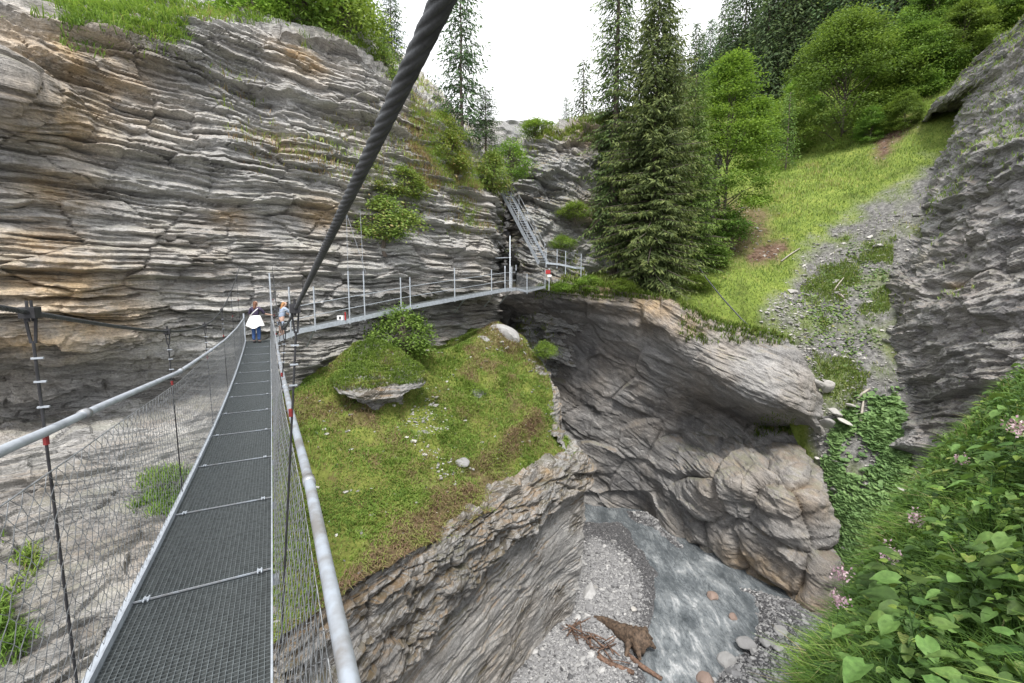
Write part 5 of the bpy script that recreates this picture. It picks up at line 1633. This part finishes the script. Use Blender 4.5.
P = scatter('bed', 6500, lambda V: np.clip((seg_d(V[:, :2], BAR_R) + 0.6) / 0.8, 0, 1) + np.clip((seg_d(V[:, :2], BAR_F) + 0.2) / 0.5, 0, 1), 23)
stones_obj('gravel', P, 0.10 * np.exp(rng.normal(0, 0.55, len(P))), M['pebble'], 320)
P = scatter('hillside', 5000, lambda V: m_scree(V) * (lambda q: 1.0 * (q[1] > 215) + 3 * inpoly(q[0], q[1], [(760, 300), (795, 290), (812, 350), (845, 430), (830, 470), (800, 410)]))(project(V)) + 1e-9, 24)
stones_obj('scree_rubble', P, 0.15 * np.exp(rng.normal(0, 0.55, len(P))), M['slab'], 330, 0.35)
P = scatter('hillside', 260, lambda V: m_earth(V) + 1e-9, 25)
stones_obj('meadow_rubble', P, 0.22 * np.exp(rng.normal(0, 0.5, len(P))), M['slab'], 335, 0.35)
P = scatter('spur_top', 900, lambda V: (lambda q: inpoly(q[0], q[1], [(415, 395), (445, 400), (450, 430), (425, 440), (470, 470), (440, 480), (400, 430)]) + 0.6 * inpoly(q[0], q[1], [(480, 320), (520, 325), (530, 350), (490, 350)]) + 0.06)(project(V)), 26)
stones_obj('spur_rubble', P, 0.13 * np.exp(rng.normal(0, 0.5, len(P))), M['slab'], 340, 0.4)
def single_stone(name, px, py, Y, size, flat, mat, label, seed, group=None, cat='boulder', lvl=None, rot=0.0, tilt=(0, 0)):
    V, F = stone_mesh(seed, flat, 3, 0.5)
    V = V * (1 + 0.10 * fbm(V * 5 + seed, 3, seed))[:, None] * size
    p = WZ(px, py, ZW + (0.05 if Y == 0 else Y)) if lvl == 'w' else W(px, py, Y)
    o = mesh_np(name, V, [F], mat, fattr={'rnd': np.full(len(F), 0.35 + 0.5 * ((seed * 37) % 10) / 10)})
    o.location = p.tolist()
    o.rotation_euler = (tilt[0], tilt[1], rot)
    return tag(o, label, cat, group)
M['stone_grey'] = stone_mat('boulder_grey', [(0.2, (0.17, 0.17, 0.175)), (0.8, (0.38, 0.375, 0.37))])
M['stone_red'] = stone_mat('boulder_red', [(0.2, (0.17, 0.12, 0.10)), (0.8, (0.33, 0.25, 0.21))])
for a in [
 ('boulder', 727, 661, 0, 0.85, .75, 'stone_grey', 'large grey boulder at the water edge of the right gravel bar', 401, 0.4),
 ('boulder', 707, 681, 0, 0.80, .7, 'stone_red', 'reddish boulder at the bottom edge of the stream', 402, 1.0),
 ('boulder', 747, 643, 0, 0.85, .45, 'stone_grey', 'wide flat grey boulder resting across the gravel bar', 403, 0.1),
 ('boulder', 754, 651, 0, 0.45, .6, 'stone_grey', 'pale rounded stone in front of the wide flat boulder', 404, 0.7),
 ('boulder', 765, 643, 0, 0.50, .6, 'stone_grey', 'rounded grey stone in the middle of the boulder row', 405, 1.7),
 ('boulder', 773, 644, 0, 0.45, .6, 'stone_grey', 'small stone at the right end of the boulder row', 406, 2.1),
 ('boulder', 779, 649, 0, 0.50, .55, 'stone_grey', 'dark topped flat stone right of the boulder row', 407, .3),
 ('boulder', 795, 672, 0, 0.60, .7, 'stone_grey', 'big grey stone below the grass edge on the gravel bar', 408, .3),
 ('boulder', 712, 597, 0, 0.70, .7, 'stone_red', 'brown rock in midstream with white water round it', 409, .8),
 ('boulder', 733, 617, 0, 0.45, .7, 'stone_red', 'small brown rock in the shallows beside the gravel', 410, .9),
 ('boulder', 780, 630, 0, 0.65, .4, 'stone_grey', 'low flat stone close to the tan rock foot', 411, .9),
 ('boulder', 613, 542, 0, 0.50, .8, 'stone_grey', 'single white stone at the far end of the gravel bar', 412, .2),
 ('boulder', 594, 590, 0, 0.90, .3, 'slab', 'flat dark-edged slab on the pale gravel near the spur foot', 413, .2),
 ('boulder', 634, 609, 0, 0.45, .4, 'slab', 'small pale slab on the gravel above the driftwood stump', 414, .2)]:
    single_stone(a[0], a[1], a[2], 0.05 if a[8] in (401, 402, 409, 410) else 0.42, a[4] * 1.15, a[5], M[a[6]], a[7], a[8], None, 'boulder', 'w', a[9])
for a in [
 (792, 353, 29.6, 1.0, .35, 'bright white upright slab beside the boulder top', 421, 0.3, (0.2, 1.2)),
 (815, 382, 28.0, 1.5, .35, 'large pale tilted slab lodged at the head of the lower gully', 422, 0.5, (0.3, 0.5)),
 (808, 392, 27.6, 1.3, .4, 'dark tilted slab just below the large pale slab', 423, 0.9, (0.4, 0.7)),
 (828, 386, 28.0, 1.0, .3, 'narrow upright slab right of the large pale slab', 424, 1.4, (0.1, 1.2)),
 (836, 412, 27.0, 0.9, .4, 'flat light slab above the leafy gully', 425, 0.4, (0.3, 0.2)),
 (828, 424, 26.6, 1.0, .3, 'long leaning slab left of the leafy patch', 426, 1.0, (0.2, 0.9)),
 (845, 422, 26.6, 0.9, .3, 'thin pale slab touching the leaf patch', 427, 0.2, (0.2, 0.4)),
 (850, 405, 27.2, 0.8, .3, 'weathered slab beneath the fallen pale log', 428, 0.8, (0.1, 0.3))]:
    single_stone('stone_slab', a[0], a[1], a[2], a[3], a[4], M['slab'], a[5], a[6], None, 'slab', None, a[7], a[8])
for a in [
 (430, 404, 20.6, 1.1, .45, 'broken grey rock lump beside the overhanging grassy ledge', 441, 0.3, (0.2, 0.1)),
 (446, 414, 20.4, 0.7, .4, 'small pale rock on the turf, right of the broken grey lump', 442, 1.3, (0.3, 0.2)),
 (462, 462, 17.9, 0.7, .4, 'small grey stone in the middle of the spur turf', 443, 0.8, (0.3, 0.1)),
 (503, 336, 28.0, 2.3, .6, 'brown-grey rock knob at the top of the spur', 444, 0.2, (0.1, 0.3)),
 (486, 342, 27.2, 1.6, .5, 'lower grey rock just left of the top knob', 445, 1.2, (0.2, 0.3)),
 (478, 396, 22.4, 1.1, .55, 'dark rock in the grassy hollow of the spur', 446, 0.5, (0.3, 0.2)),
 (362, 470, 15.9, 0.6, .4, 'pale stone low on the turf near the bridge handrail', 447, 0.5, (0.2, 0.0))]:
    single_stone('rock_lump', a[0], a[1], a[2], a[3], a[4], M['stone_grey'], a[5], a[6], None, 'rock', None, a[7], a[8])
# rock ledge with grassy top on the spur
def ledge():
    top = [(330, 372, 19.4), (352, 352, 20.4), (378, 346, 20.8), (402, 358, 20.4), (423, 374, 19.8), (421, 384, 19.2), (396, 396, 18.4), (366, 398, 17.7), (342, 392, 17.8)]
    T = np.array([W(*p) for p in top])
    cen = T.mean(0)
    rowsL = [T * 0.004 + cen * 0.996 + (0, 0, .22), T * 0.7 + cen * 0.3 + (0, 0, 0.16), T + (0, 0, 0.02), T + (T - cen) * 0.03 - (0, 0, 0.30), T + (cen - T) * 0.38 - (0, 0, 0.42), T + (cen - T) * 0.50 - (0, 0, 1.3), T + (cen - T) * 0.2 - (0, 0, 2.0)]
    Pm = np.array(rowsL) + np.array((0, 0, 0.25))
    Pm = np.concatenate([Pm, Pm[:, :1]], 1)
    def dl(V):
        return 0.10 * fbm(V * 1.6, 3, 171) + strata(V, (0, 0, 1), (0.3, 0.12), (0.07, 0.04), 5, 47, .1)
    sheet('rock_ledge', Pm, 1.6, dl, M['spur'])
    P = scatter('rock_ledge', 20000, lambda V: 1.0 * (V[:, 2] > cen[2] - 0.35), 31)
    n = len(P)
    cl = fbm(P * 0.9, 3, 172)
    grass_obj('ledge_turf', 'grass', P, 0.10 + 0.1 * rng.uniform(0, 1, n), 0.03, 1.2, np.clip(0.62 + 0.7 * cl + rng.normal(0, .15, n), 0, 1), (0.2, -0.25, -0.1))
ledge()

# ------------------------------------------------------------------ lush near bank
rng = np.random.default_rng(321)
def near_mask(V):
    px, py = project(V)
    z = V[:, 1] * cp_ - V[:, 2] * sp_
    return (z > 1.2) * (px > 780) * (px < 1200) * (py > 340) * (py < 740) / np.maximum(z, 1.5) ** 1.1
P = scatter('near_bank', 60000, lambda V: near_mask(V) * (lambda q: np.clip(1.2 - (q[0] - 880) / 150, 0.35, 1))(project(V)), 41)
n = len(P)
dist = np.linalg.norm(P, axis=1)
cl = fbm(P * 0.9, 3, 181)
grass_obj('bank_grass', 'lush', P, (0.16 + 0.26 * rng.uniform(0, 1, n) ** 1.5) * (1 + 0.4 * cl), 0.006 + 0.0014 * dist, 1.4, np.clip(0.42 + 0.6 * cl + rng.normal(0, .22, n), 0, 1), (-0.22, 0.0, -0.05))
def leaf_shape(L, Wd, seed, curl=0.25, fold=0.35, nu=9, nv=6):
    r = np.random.default_rng(seed)
    u = np.linspace(0, 1, nu)
    w = Wd * 0.5 * np.array([0.42, 0.86, 1.0, 0.99, 0.9, 0.74, 0.52, 0.27, 0.02])
    v = np.linspace(-1, 1, nv + 1)
    X = u[:, None] * L - 0.16 * L * (np.abs(v)[None] ** 1.5) * np.exp(-(u[:, None] / 0.22) ** 2)
    ser = 1 + 0.05 * np.sin(u * 40 + seed)
    Y = v[None] * (w * ser)[:, None]
    Z = fold * np.abs(Y) - curl * L * (u[:, None] ** 2) + 0.02 * L * np.sin(9 * u[:, None] + seed) * np.abs(v[None]) + 0.015 * L * r.normal(0, 1, (nu, nv + 1)) * np.abs(v[None])
    return np.stack([X, Y, Z], -1).reshape(-1, 3), grid_faces(nu, nv + 1)
def rotz(V, a):
    c, s = math.cos(a), math.sin(a)
    return V @ np.array([[c, s, 0], [-s, c, 0], [0, 0, 1]])
def roty(V, a):
    c, s = math.cos(a), math.sin(a)
    return V @ np.array([[c, 0, -s], [0, 1, 0], [s, 0, c]])
def make_plant(seed, nl, size, hgt, mat='herb'):
    r = np.random.default_rng(seed)
    root = thing('broad_leaf_plant', 'plant', 'plant')
    st = MB()
    st.tube(np.array([(0, 0, -0.1), (0.01, 0.0, hgt * 0.5), (0.03, 0.01, hgt * 0.9)]), np.array([0.007, 0.006, 0.003]), 5)
    leaves = []
    for k in range(nl):
        L = size * r.uniform(0.6, 1.15)
        az = k * 2.4 + r.uniform(-.4, .4)
        h = hgt * (0.35 + 0.65 * (k + 0.5) / nl)
        pl = 0.10 + 0.5 * size * r.uniform(.4, 1.0)
        tilt = r.uniform(0.0, 0.45)
        a = np.array((math.cos(az), math.sin(az), 0.25))
        p0, p1 = np.array((0.02, 0, h * 0.8)), np.array((0.02, 0, h * 0.8)) + a * pl
        st.tube(np.array([p0, p0 * .5 + p1 * .5 + (0, 0, 0.02), p1]), 0.0035, 4, False)
        V, F = leaf_shape(L, L * r.uniform(.72, .95), seed * 31 + k, r.uniform(.1, .3))
        V = rotz(roty(V, tilt), az) + p1
        leaves.append((V, F, r.uniform(0.15, 0.95)))
    st.build('stem', M['herb'], root, True)
    for V, F, rr in leaves:
        mesh_np('leaf', V, [F], M[mat], root, True, fattr={'rnd': np.clip(rr + r.normal(0, .05, len(F)), 0, 1)})
    return root
protos = [make_plant(501, 9, 0.18, 0.50), make_plant(502, 10, 0.145, 0.6), make_plant(503, 8, 0.22, 0.45), make_plant(504, 12, 0.10, 0.5, 'lush'), make_plant(505, 12, 0.075, 0.45, 'herb')]
def plant_mask(V):
    px, py = project(V)
    z = V[:, 1] * cp_ - V[:, 2] * sp_
    inside = inpoly(px, py, [(905, 560), (950, 500), (1000, 440), (1060, 400), (1190, 400), (1210, 760), (880, 760), (850, 690)])
    return near_mask(V) * (inside * 1.0 + 0.12) * np.clip(0.25 + ((px - 850) / 170), 0.1, 1.3)
P = scatter('near_bank', 260, plant_mask, 42)
for k, p in enumerate(P):
    z = p[1] * cp_ - p[2] * sp_
    j = [0, 1, 2, 3, 4, 1, 3][rng.integers(0, 7)]
    sc = rng.uniform(0.75, 1.2) * float(np.clip(z / 3.6, 0.6, 1.2))
    pr = protos[j]
    rz = rng.uniform(0, 6.28)
    lb = 'large-leaved green herb among the long grass of the near bank' if j < 3 else 'small-leaved light green herb among the long grass of the near bank'
    gr = 'leafy herbs on the near bank' if j < 3 else 'small herbs on the near bank'
    if 'placed' not in pr:
        pr['placed'] = 1
        pr.location, pr.rotation_euler, pr.scale = p.tolist(), (-0.1, -0.25, rz), (sc, sc, sc)
        pr['label'], pr['group'] = lb, gr
    else:
        dup(pr, p, rz, sc, lb, gr, (-0.1, -0.25))
# undergrowth leaves between
P = scatter('near_bank', 9000, lambda V: near_mask(V) * np.clip(0.5 + 1.5 * fbm(V * 0.8, 3, 182), 0.05, 1), 43)
n = len(P)
P = P + np.stack([0 * P[:, 0], 0 * P[:, 0], rng.uniform(0.12, 0.45, n)], 1)
Lf = 0.10 * np.exp(rng.normal(0, .4, n))
bV, bF = leaf_shape(1.0, 0.62, 9, 0.22, 0.3, 9, 2)
az, tl = rng.uniform(0, 6.28, n), rng.uniform(-0.1, 0.6, n)
X = bV[None] * Lf[:, None, None]
ct, st_ = np.cos(tl)[:, None], np.sin(tl)[:, None]
X1 = X[..., 0] * ct + X[..., 2] * st_
Z1 = -X[..., 0] * st_ + X[..., 2] * ct
c, s = np.cos(az)[:, None], np.sin(az)[:, None]
V = np.stack([X1 * c - X[..., 1] * s, X1 * s + X[..., 1] * c, Z1], -1) + P[:, None]
F = (np.arange(n)[:, None, None] * len(bV) + bF[None]).reshape(-1, 4)
kind(mesh_np('bank_undergrowth', V.reshape(-1, 3), [F], M['herb'], smooth=True, fattr={'rnd': np.repeat(np.clip(rng.normal(.5, .25, n), 0, 1), len(bF))}), 'stuff')
# pink flowers
M['petal'] = leaf_mat('pink_petals', [(0.0, (0.34, 0.20, 0.27)), (0.5, (0.52, 0.36, 0.43)), (1.0, (0.70, 0.57, 0.60))], 0.25)
def make_flower(seed, h):
    r = np.random.default_rng(seed)
    root = thing('pink_wildflower', 'flower', 'flower')
    bend = r.uniform(-.12, .12, 2)
    path = np.array([(0, 0, -0.1), (bend[0] * .3, bend[1] * .3, h * .5), (bend[0], bend[1], h)])
    MB().tube(path, np.array([0.006, 0.005, 0.003]), 5).build('stem', M['herb'], root, True)
    n = 90
    p = r.normal(0, 1, (n, 3)) * (0.055, 0.055, 0.06) + path[-1]
    V, F = cards(p, r.normal(0, 1, (n, 3)) + (0, 0, .7), 0.045, 0.03)
    mesh_np('flower_head', V, [F], M['petal'], root, fattr={'rnd': r.uniform(0, 1, n)})
    P_ = np.repeat(path[1][None], 4, 0) + r.normal(0, .03, (4, 3)) * (1, 1, 3)
    V, F = cards(P_, r.normal(0, 1, (4, 3)) * (1, 1, .2), 0.12, 0.05)
    mesh_np('stem_leaves', V, [F], M['herb'], root, fattr={'rnd': r.uniform(0, 1, 4)})
    return root
fps = [(898, 528), (900, 550), (896, 566), (868, 575), (852, 598), (880, 632), (878, 655), (905, 650), (822, 676), (938, 472), (986, 424), (956, 462), (962, 492), (846, 606), (990, 412), (930, 520), (945, 500), (906, 520), (858, 585), (836, 620), (872, 560), (915, 600), (1000, 470), (888, 590)]
nbV = SHEETS['near_bank'][0]
nx, ny = project(nbV)
fl = [make_flower(601, 0.70), make_flower(602, 0.85), make_flower(603, 0.6)]
used_f = set()
for k, (px, py) in enumerate(fps):
    i = np.argmin((nx - px) ** 2 + (ny - py - 30) ** 2 + 1e6 * (nbV[:, 1] < 1))
    p = nbV[i]
    pr = fl[k % 3]
    lab = 'pink flower on a thin stem rising from the near grassy bank'
    if pr.name not in used_f:
        used_f.add(pr.name)
        pr.location = p.tolist()
        pr['label'], pr['group'] = lab, 'pink flowers on the near bank'
    else:
        dup(pr, p, rng.uniform(0, 6.28), rng.uniform(.8, 1.2), lab, 'pink flowers on the near bank')
# mossy rock at the bank edge
M['moss'] = plain_mat('orange_moss', (0.30, 0.22, 0.05), 0.95, 0, 0.4, 9, 0.9, c2=(0.12, 0.13, 0.03))
V, F = stone_mesh(640, 0.7, 4, 0.35)
V = V * (1 + 0.10 * fbm(V * 9, 3, 641))[:, None] * 0.62
o = mesh_np('mossy_rock', V, [F], M['moss'], smooth=True)
o.location = (W(912, 513, 8.75) + (0, 0, 0.05)).tolist()
tag(o, 'rounded rock under orange moss at the edge of the near bank', 'rock')

# ------------------------------------------------------------------ driftwood and fallen branches
def knotty(name, path, r, mat, seed, parent=None, sides=14):
    path = np.asarray(path, float)
    t = np.linspace(0, 1, len(path))
    tt = np.linspace(0, 1, 40)
    pp = np.stack([np.interp(tt, t, path[:, k]) for k in range(3)], 1)
    V, F = tube(pp, np.interp(tt, t, r), sides)
    c = np.repeat(pp, sides, 0)
    d = V - c
    V = c + d * (1 + 0.28 * fbm(V * 4.0, 3, seed) + 0.12 * fbm(V * 14, 2, seed + 1))[:, None]
    return mesh_np(name, V, F, mat, parent, True)
stump = thing('driftwood_stump', 'brown root stump lying on the gravel with its root end in the stream', 'driftwood', WZ(622, 640, ZW + 0.3))
def rs(px, py, dz=0.0):
    return WZ(px, py, ZW + 0.35) + (0, 0, dz) - np.array(stump.location)
knotty('trunk', [rs(594, 619, .1), rs(606, 624, .15), rs(620, 634, .2), rs(632, 641, .25), rs(641, 646, .22), rs(647, 648, .15)], [0.10, 0.20, 0.34, 0.48, 0.58, 0.42], M['wood'], 701, stump)
for k, (a, b, r) in enumerate((((640, 643), (652, 637), .2), ((642, 648), (655, 646), .22), ((636, 650), (640, 658), .2), ((630, 644), (626, 655), .2), ((645, 640), (645, 628), .18))):
    knotty('root', [rs(*a, .2), (rs(*a, .2) + rs(*b, .1)) / 2 + (0, 0, .1), rs(*b, -0.1)], [r, r * .8, r * .35], M['wood'], 710 + k, stump)
tag(knotty('driftwood_log', [WZ(628, 655, ZW + .2), WZ(643, 667, ZW + .2), WZ(662, 679, ZW + .1)], [0.13, 0.11, 0.09], M['stick'], 721), 'thin brown log pointing from the stump into the white water', 'log')
tag(knotty('driftwood_log', [WZ(598, 656, ZW + .45), WZ(612, 665, ZW + .35), WZ(634, 673, ZW + .2)], [0.15, 0.14, 0.10], M['stick'], 722), 'brown log lying in the tangle of sticks by the spur', 'log')
rs_ = np.random.default_rng(730)
for k in range(30):
    cx, cy = rs_.uniform(0, 1), rs_.normal(0, 1)
    px, py = 572 + 46 * cx + 3 * cy, 636 + 26 * cx + 5 * cy
    a = WZ(px, py, ZW + 0.35) + (0, 0, rs_.uniform(0.05, 0.5))
    d = unit(rs_.normal(0, 1, 3) * (1, 1, .45)) * rs_.uniform(0.4, 0.9)
    tag(MB().tube(np.array([a - d, a + (0, 0, rs_.uniform(-.06, .1)), a + d]), np.array([0.035, 0.03, 0.015]) * rs_.uniform(.7, 1.3), 5).build('driftwood_stick', M['stick'], smooth=True),
        'thin reddish stick in the driftwood tangle at the spur foot', 'stick', 'sticks of the driftwood tangle')
def hz(px, py, dz=0.15):
    return hill_at(px, py) + (0, 0, dz)
for a, b, r, lab in (((834, 293), (844, 280), .05, 'short bleached stick lying across the leafy scree'), ((857, 403), (871, 391), .09, 'pale broken log at the top of the leaf patch'), ((862, 424), (863, 402), .08, 'bleached upright log leaning beside the pale broken log'), ((843, 300), (838, 296), .08, 'tiny bleached wood piece on the scree'), ((782, 262), (800, 250), .06, 'thin fallen branch along the lower meadow edge')):
    A, B = hz(*a), hz(*b)
    tag(MB().tube(np.array([A, (A + B) / 2 + (0, 0, .05), B]), np.array([r, r * .9, r * .6]), 7).build('fallen_branch', M['pale_wood'], smooth=True), lab, 'branch')

# ------------------------------------------------------------------ people at the far end of the bridge
M['skin'] = plain_mat('skin', (0.55, 0.36, 0.28), 0.6, 0, 0.08)
M['hair_red'] = plain_mat('auburn_hair', (0.20, 0.085, 0.045), 0.7, 0, 0.4, 40)
M['hair_gold'] = plain_mat('ginger_hair', (0.50, 0.25, 0.10), 0.7, 0, 0.4, 40)
M['shirt'] = plain_mat('plum_shirt', (0.06, 0.045, 0.09), 0.85)
M['jeans'] = plain_mat('blue_jeans', (0.06, 0.13, 0.33), 0.85)
M['jacket'] = plain_mat('white_jacket', (0.80, 0.80, 0.80), 0.8, 0, 0.04)
M['denim'] = plain_mat('pale_denim', (0.38, 0.46, 0.60), 0.85)
M['shoe'] = plain_mat('dark_shoes', (0.03, 0.03, 0.035), 0.7)
def skin_obj(name, verts, edges, mat, parent, sub=1):
    me = bpy.data.meshes.new(name)
    me.from_pydata([v[:3] for v in verts], edges, [])
    ob = bpy.data.objects.new(name, me)
    COL.objects.link(ob)
    ob.parent = parent
    md = ob.modifiers.new('Skin', 'SKIN')
    md.use_smooth_shade = True
    for d, v in zip(me.skin_vertices[0].data, verts):
        d.radius = (v[3], v[3])
    me.skin_vertices[0].data[0].use_root = True
    sb = ob.modifiers.new('Subdivision', 'SUBSURF')
    sb.levels = sb.render_levels = sub
    me.materials.append(mat)
    return ob
def person(loc, rz, label, arms, lean, hair, long_hair, top_mat, leg_mat, shorts, sc=1.0):
    root = thing('person', label, 'person', loc, rz)
    root.scale = (sc, sc, sc)
    def ln(v):
        x, y, z, r = v
        if z > 0.92:
            d = z - 0.92
            y, z = y + math.sin(lean) * d, 0.92 + math.cos(lean) * d
        return (x, y, z, r)
    V = [ln(v) for v in [(0, 0, .94, .13), (0, .01, 1.10, .115), (0, .02, 1.28, .135), (0, .0, 1.40, .09), (0, .0, 1.47, .05), (0, .02, 1.55, .082), (0, .025, 1.63, .088), (0, .01, 1.70, .055), (0, .12, 1.575, .015)]]
    E = [(0, 1), (1, 2), (2, 3), (3, 4), (4, 5), (5, 6), (6, 7), (5, 8)]
    torso_n = len(V)
    legs = []
    for sx in (-1, 1):
        b = len(V)
        L = [(sx * .085, 0, .86, .092), (sx * .095, .025, .48, .06), (sx * .10, -.01, .10, .042), (sx * .105, .13, .035, .034)]
        V += L
        E += [(0, b), (b, b + 1), (b + 1, b + 2), (b + 2, b + 3)]
        legs.append(L)
    sleeves = []
    for sx, (el, wr) in zip((-1, 1), arms):
        sh = ln((sx * .175, .0, 1.385, .055))
        e, w = ln((*el, .042)), ln((*wr, .030))
        b = len(V)
        d = unit(np.array(w[:3]) - np.array(e[:3]))
        pm = np.array(w[:3]) + d * 0.07
        V += [sh, e, w, (*pm, .028)]
        E += [(3, b), (b, b + 1), (b + 1, b + 2), (b + 2, b + 3)]
        sd_ = unit(np.cross(d, (0.1, 0.2, 1)))
        for q, (off, ln_) in enumerate(((-.027, .062), (-.009, .075), (.009, .072), (.027, .058))):
            f0 = len(V)
            p0 = pm + sd_ * off
            V += [(*(p0 + d * ln_ * .5), .010), (*(p0 + d * ln_ + np.array((0, 0, -.02))), .008)]
            E += [(b + 3, f0), (f0, f0 + 1)]
        f0 = len(V)
        V += [(*(pm - d * .03 + sd_ * .045), .011), (*(pm + d * .01 + sd_ * .06), .009)]
        E += [(b + 3, f0), (f0, f0 + 1)]
        sleeves.append((sh, e, tuple(np.array(e[:3]) * .4 + np.array(w[:3]) * .6) + (.034,)))
    skin_obj('body', V, E, M['skin'], root)
    g_ = lambda v, k: (v[0], v[1], v[2], v[3] + k)
    S = [g_(V[0], .018), g_(V[1], .018), g_(V[2], .018), g_(V[3], .012)]
    SE = [(0, 1), (1, 2), (2, 3)]
    for sh, e, w in sleeves:
        b = len(S)
        S += [g_(sh, .016), g_(e, .014)]
        SE += [(3, b), (b, b + 1)]
    skin_obj('shirt', S, SE, top_mat, root)
    for L in legs:
        K = [g_(L[0], .014), g_(L[1], .018)] + ([] if shorts else [g_(L[2], .022)])
        if shorts:
            K[1] = (L[0][0] * 1.08, .015, .62, .092)
        skin_obj('trouser_leg' if not shorts else 'shorts_leg', K, [(i, i + 1) for i in range(len(K) - 1)], leg_mat, root)
        skin_obj('shoe', [(L[2][0], -.045, .045, .045), (L[2][0], .05, .042, .046), (L[2][0] * 1.02, .15, .035, .038)], [(0, 1), (1, 2)], M['shoe'], root)
    hv = [ln((0, -.03, 1.68, .085)), ln((0, -.065, 1.60, .085)), ln((0, -.085, 1.50, .062 if long_hair else .04)), ln((0, -.10, 1.36 if long_hair else 1.47, .05 if long_hair else .03))]
    skin_obj('hair', hv, [(0, 1), (1, 2), (2, 3)], hair, root)
    for sx in (-1, 1):
        p = ln((sx * .033, .10, 1.615, 0))
        m = MB()
        m.add(*stone_sphere(0.011, p))
        m.build('eye', M['shoe'], root, True)
    return root
def stone_sphere(r, c):
    V, F = stone_mesh(5, 1.0, 1, 0.0)
    return V / np.linalg.norm(V, axis=1)[:, None] * r + np.array(c[:3]), [F]
fa = -PSI
p1 = person(BP(19.55, -0.55, deck_z(19.55)), fa - 0.35, 'person in dark top and blue jeans with a white jacket tied at the waist', (((-.27, .10, 1.14), (-.20, .30, 1.10)), ((.30, .16, 1.16), (.42, .36, 1.12))), 0.15, M['hair_red'], True, M['shirt'], M['jeans'], False, 0.93)
jk = MB()
th = np.linspace(0, 2 * math.pi, 29)[:-1]
rowsJ = []
for z, r0 in ((1.12, .165), (1.04, .19), (.94, .225), (.82, .26), (.70, .285)):
    fl_ = 0.03 * np.sin(th * 5 + z * 3) * (1.12 - z) * 3
    rowsJ.append(np.stack([(r0 + fl_) * np.cos(th) * 1.12, (r0 + fl_) * np.sin(th) * 0.9 + (z - .92) * .15, z - 0.10 * np.clip(-np.cos(2 * th), 0, 1) * (z < .9) + 0 * th], 1))
G = np.array(rowsJ)
G = np.concatenate([G, G[:, :1]], 1)
jo = mesh_np('tied_jacket', G.reshape(-1, 3), [grid_faces(G.shape[0], G.shape[1])], M['jacket'], p1, True)
bs = MB()
bs.tube(np.array([(-.15, -.13, 1.10), (0, -.165, 1.24), (.16, -.10, 1.40)]), 0.018, 6)
bs.build('bag_strap', M['jacket'], p1, True)
p2 = person(W(279.5, 343, 18.6) + np.array((0.0, 0.2, 0.1)), fa - 1.0, 'person with ginger hair in pale denim bending over the railing at the bridge end', (((-.26, .22, 1.18), (-.16, .42, 1.12)), ((.26, .22, 1.18), (.16, .42, 1.12))), 0.32, M['hair_gold'], True, M['denim'], M['denim'], True, 0.95)
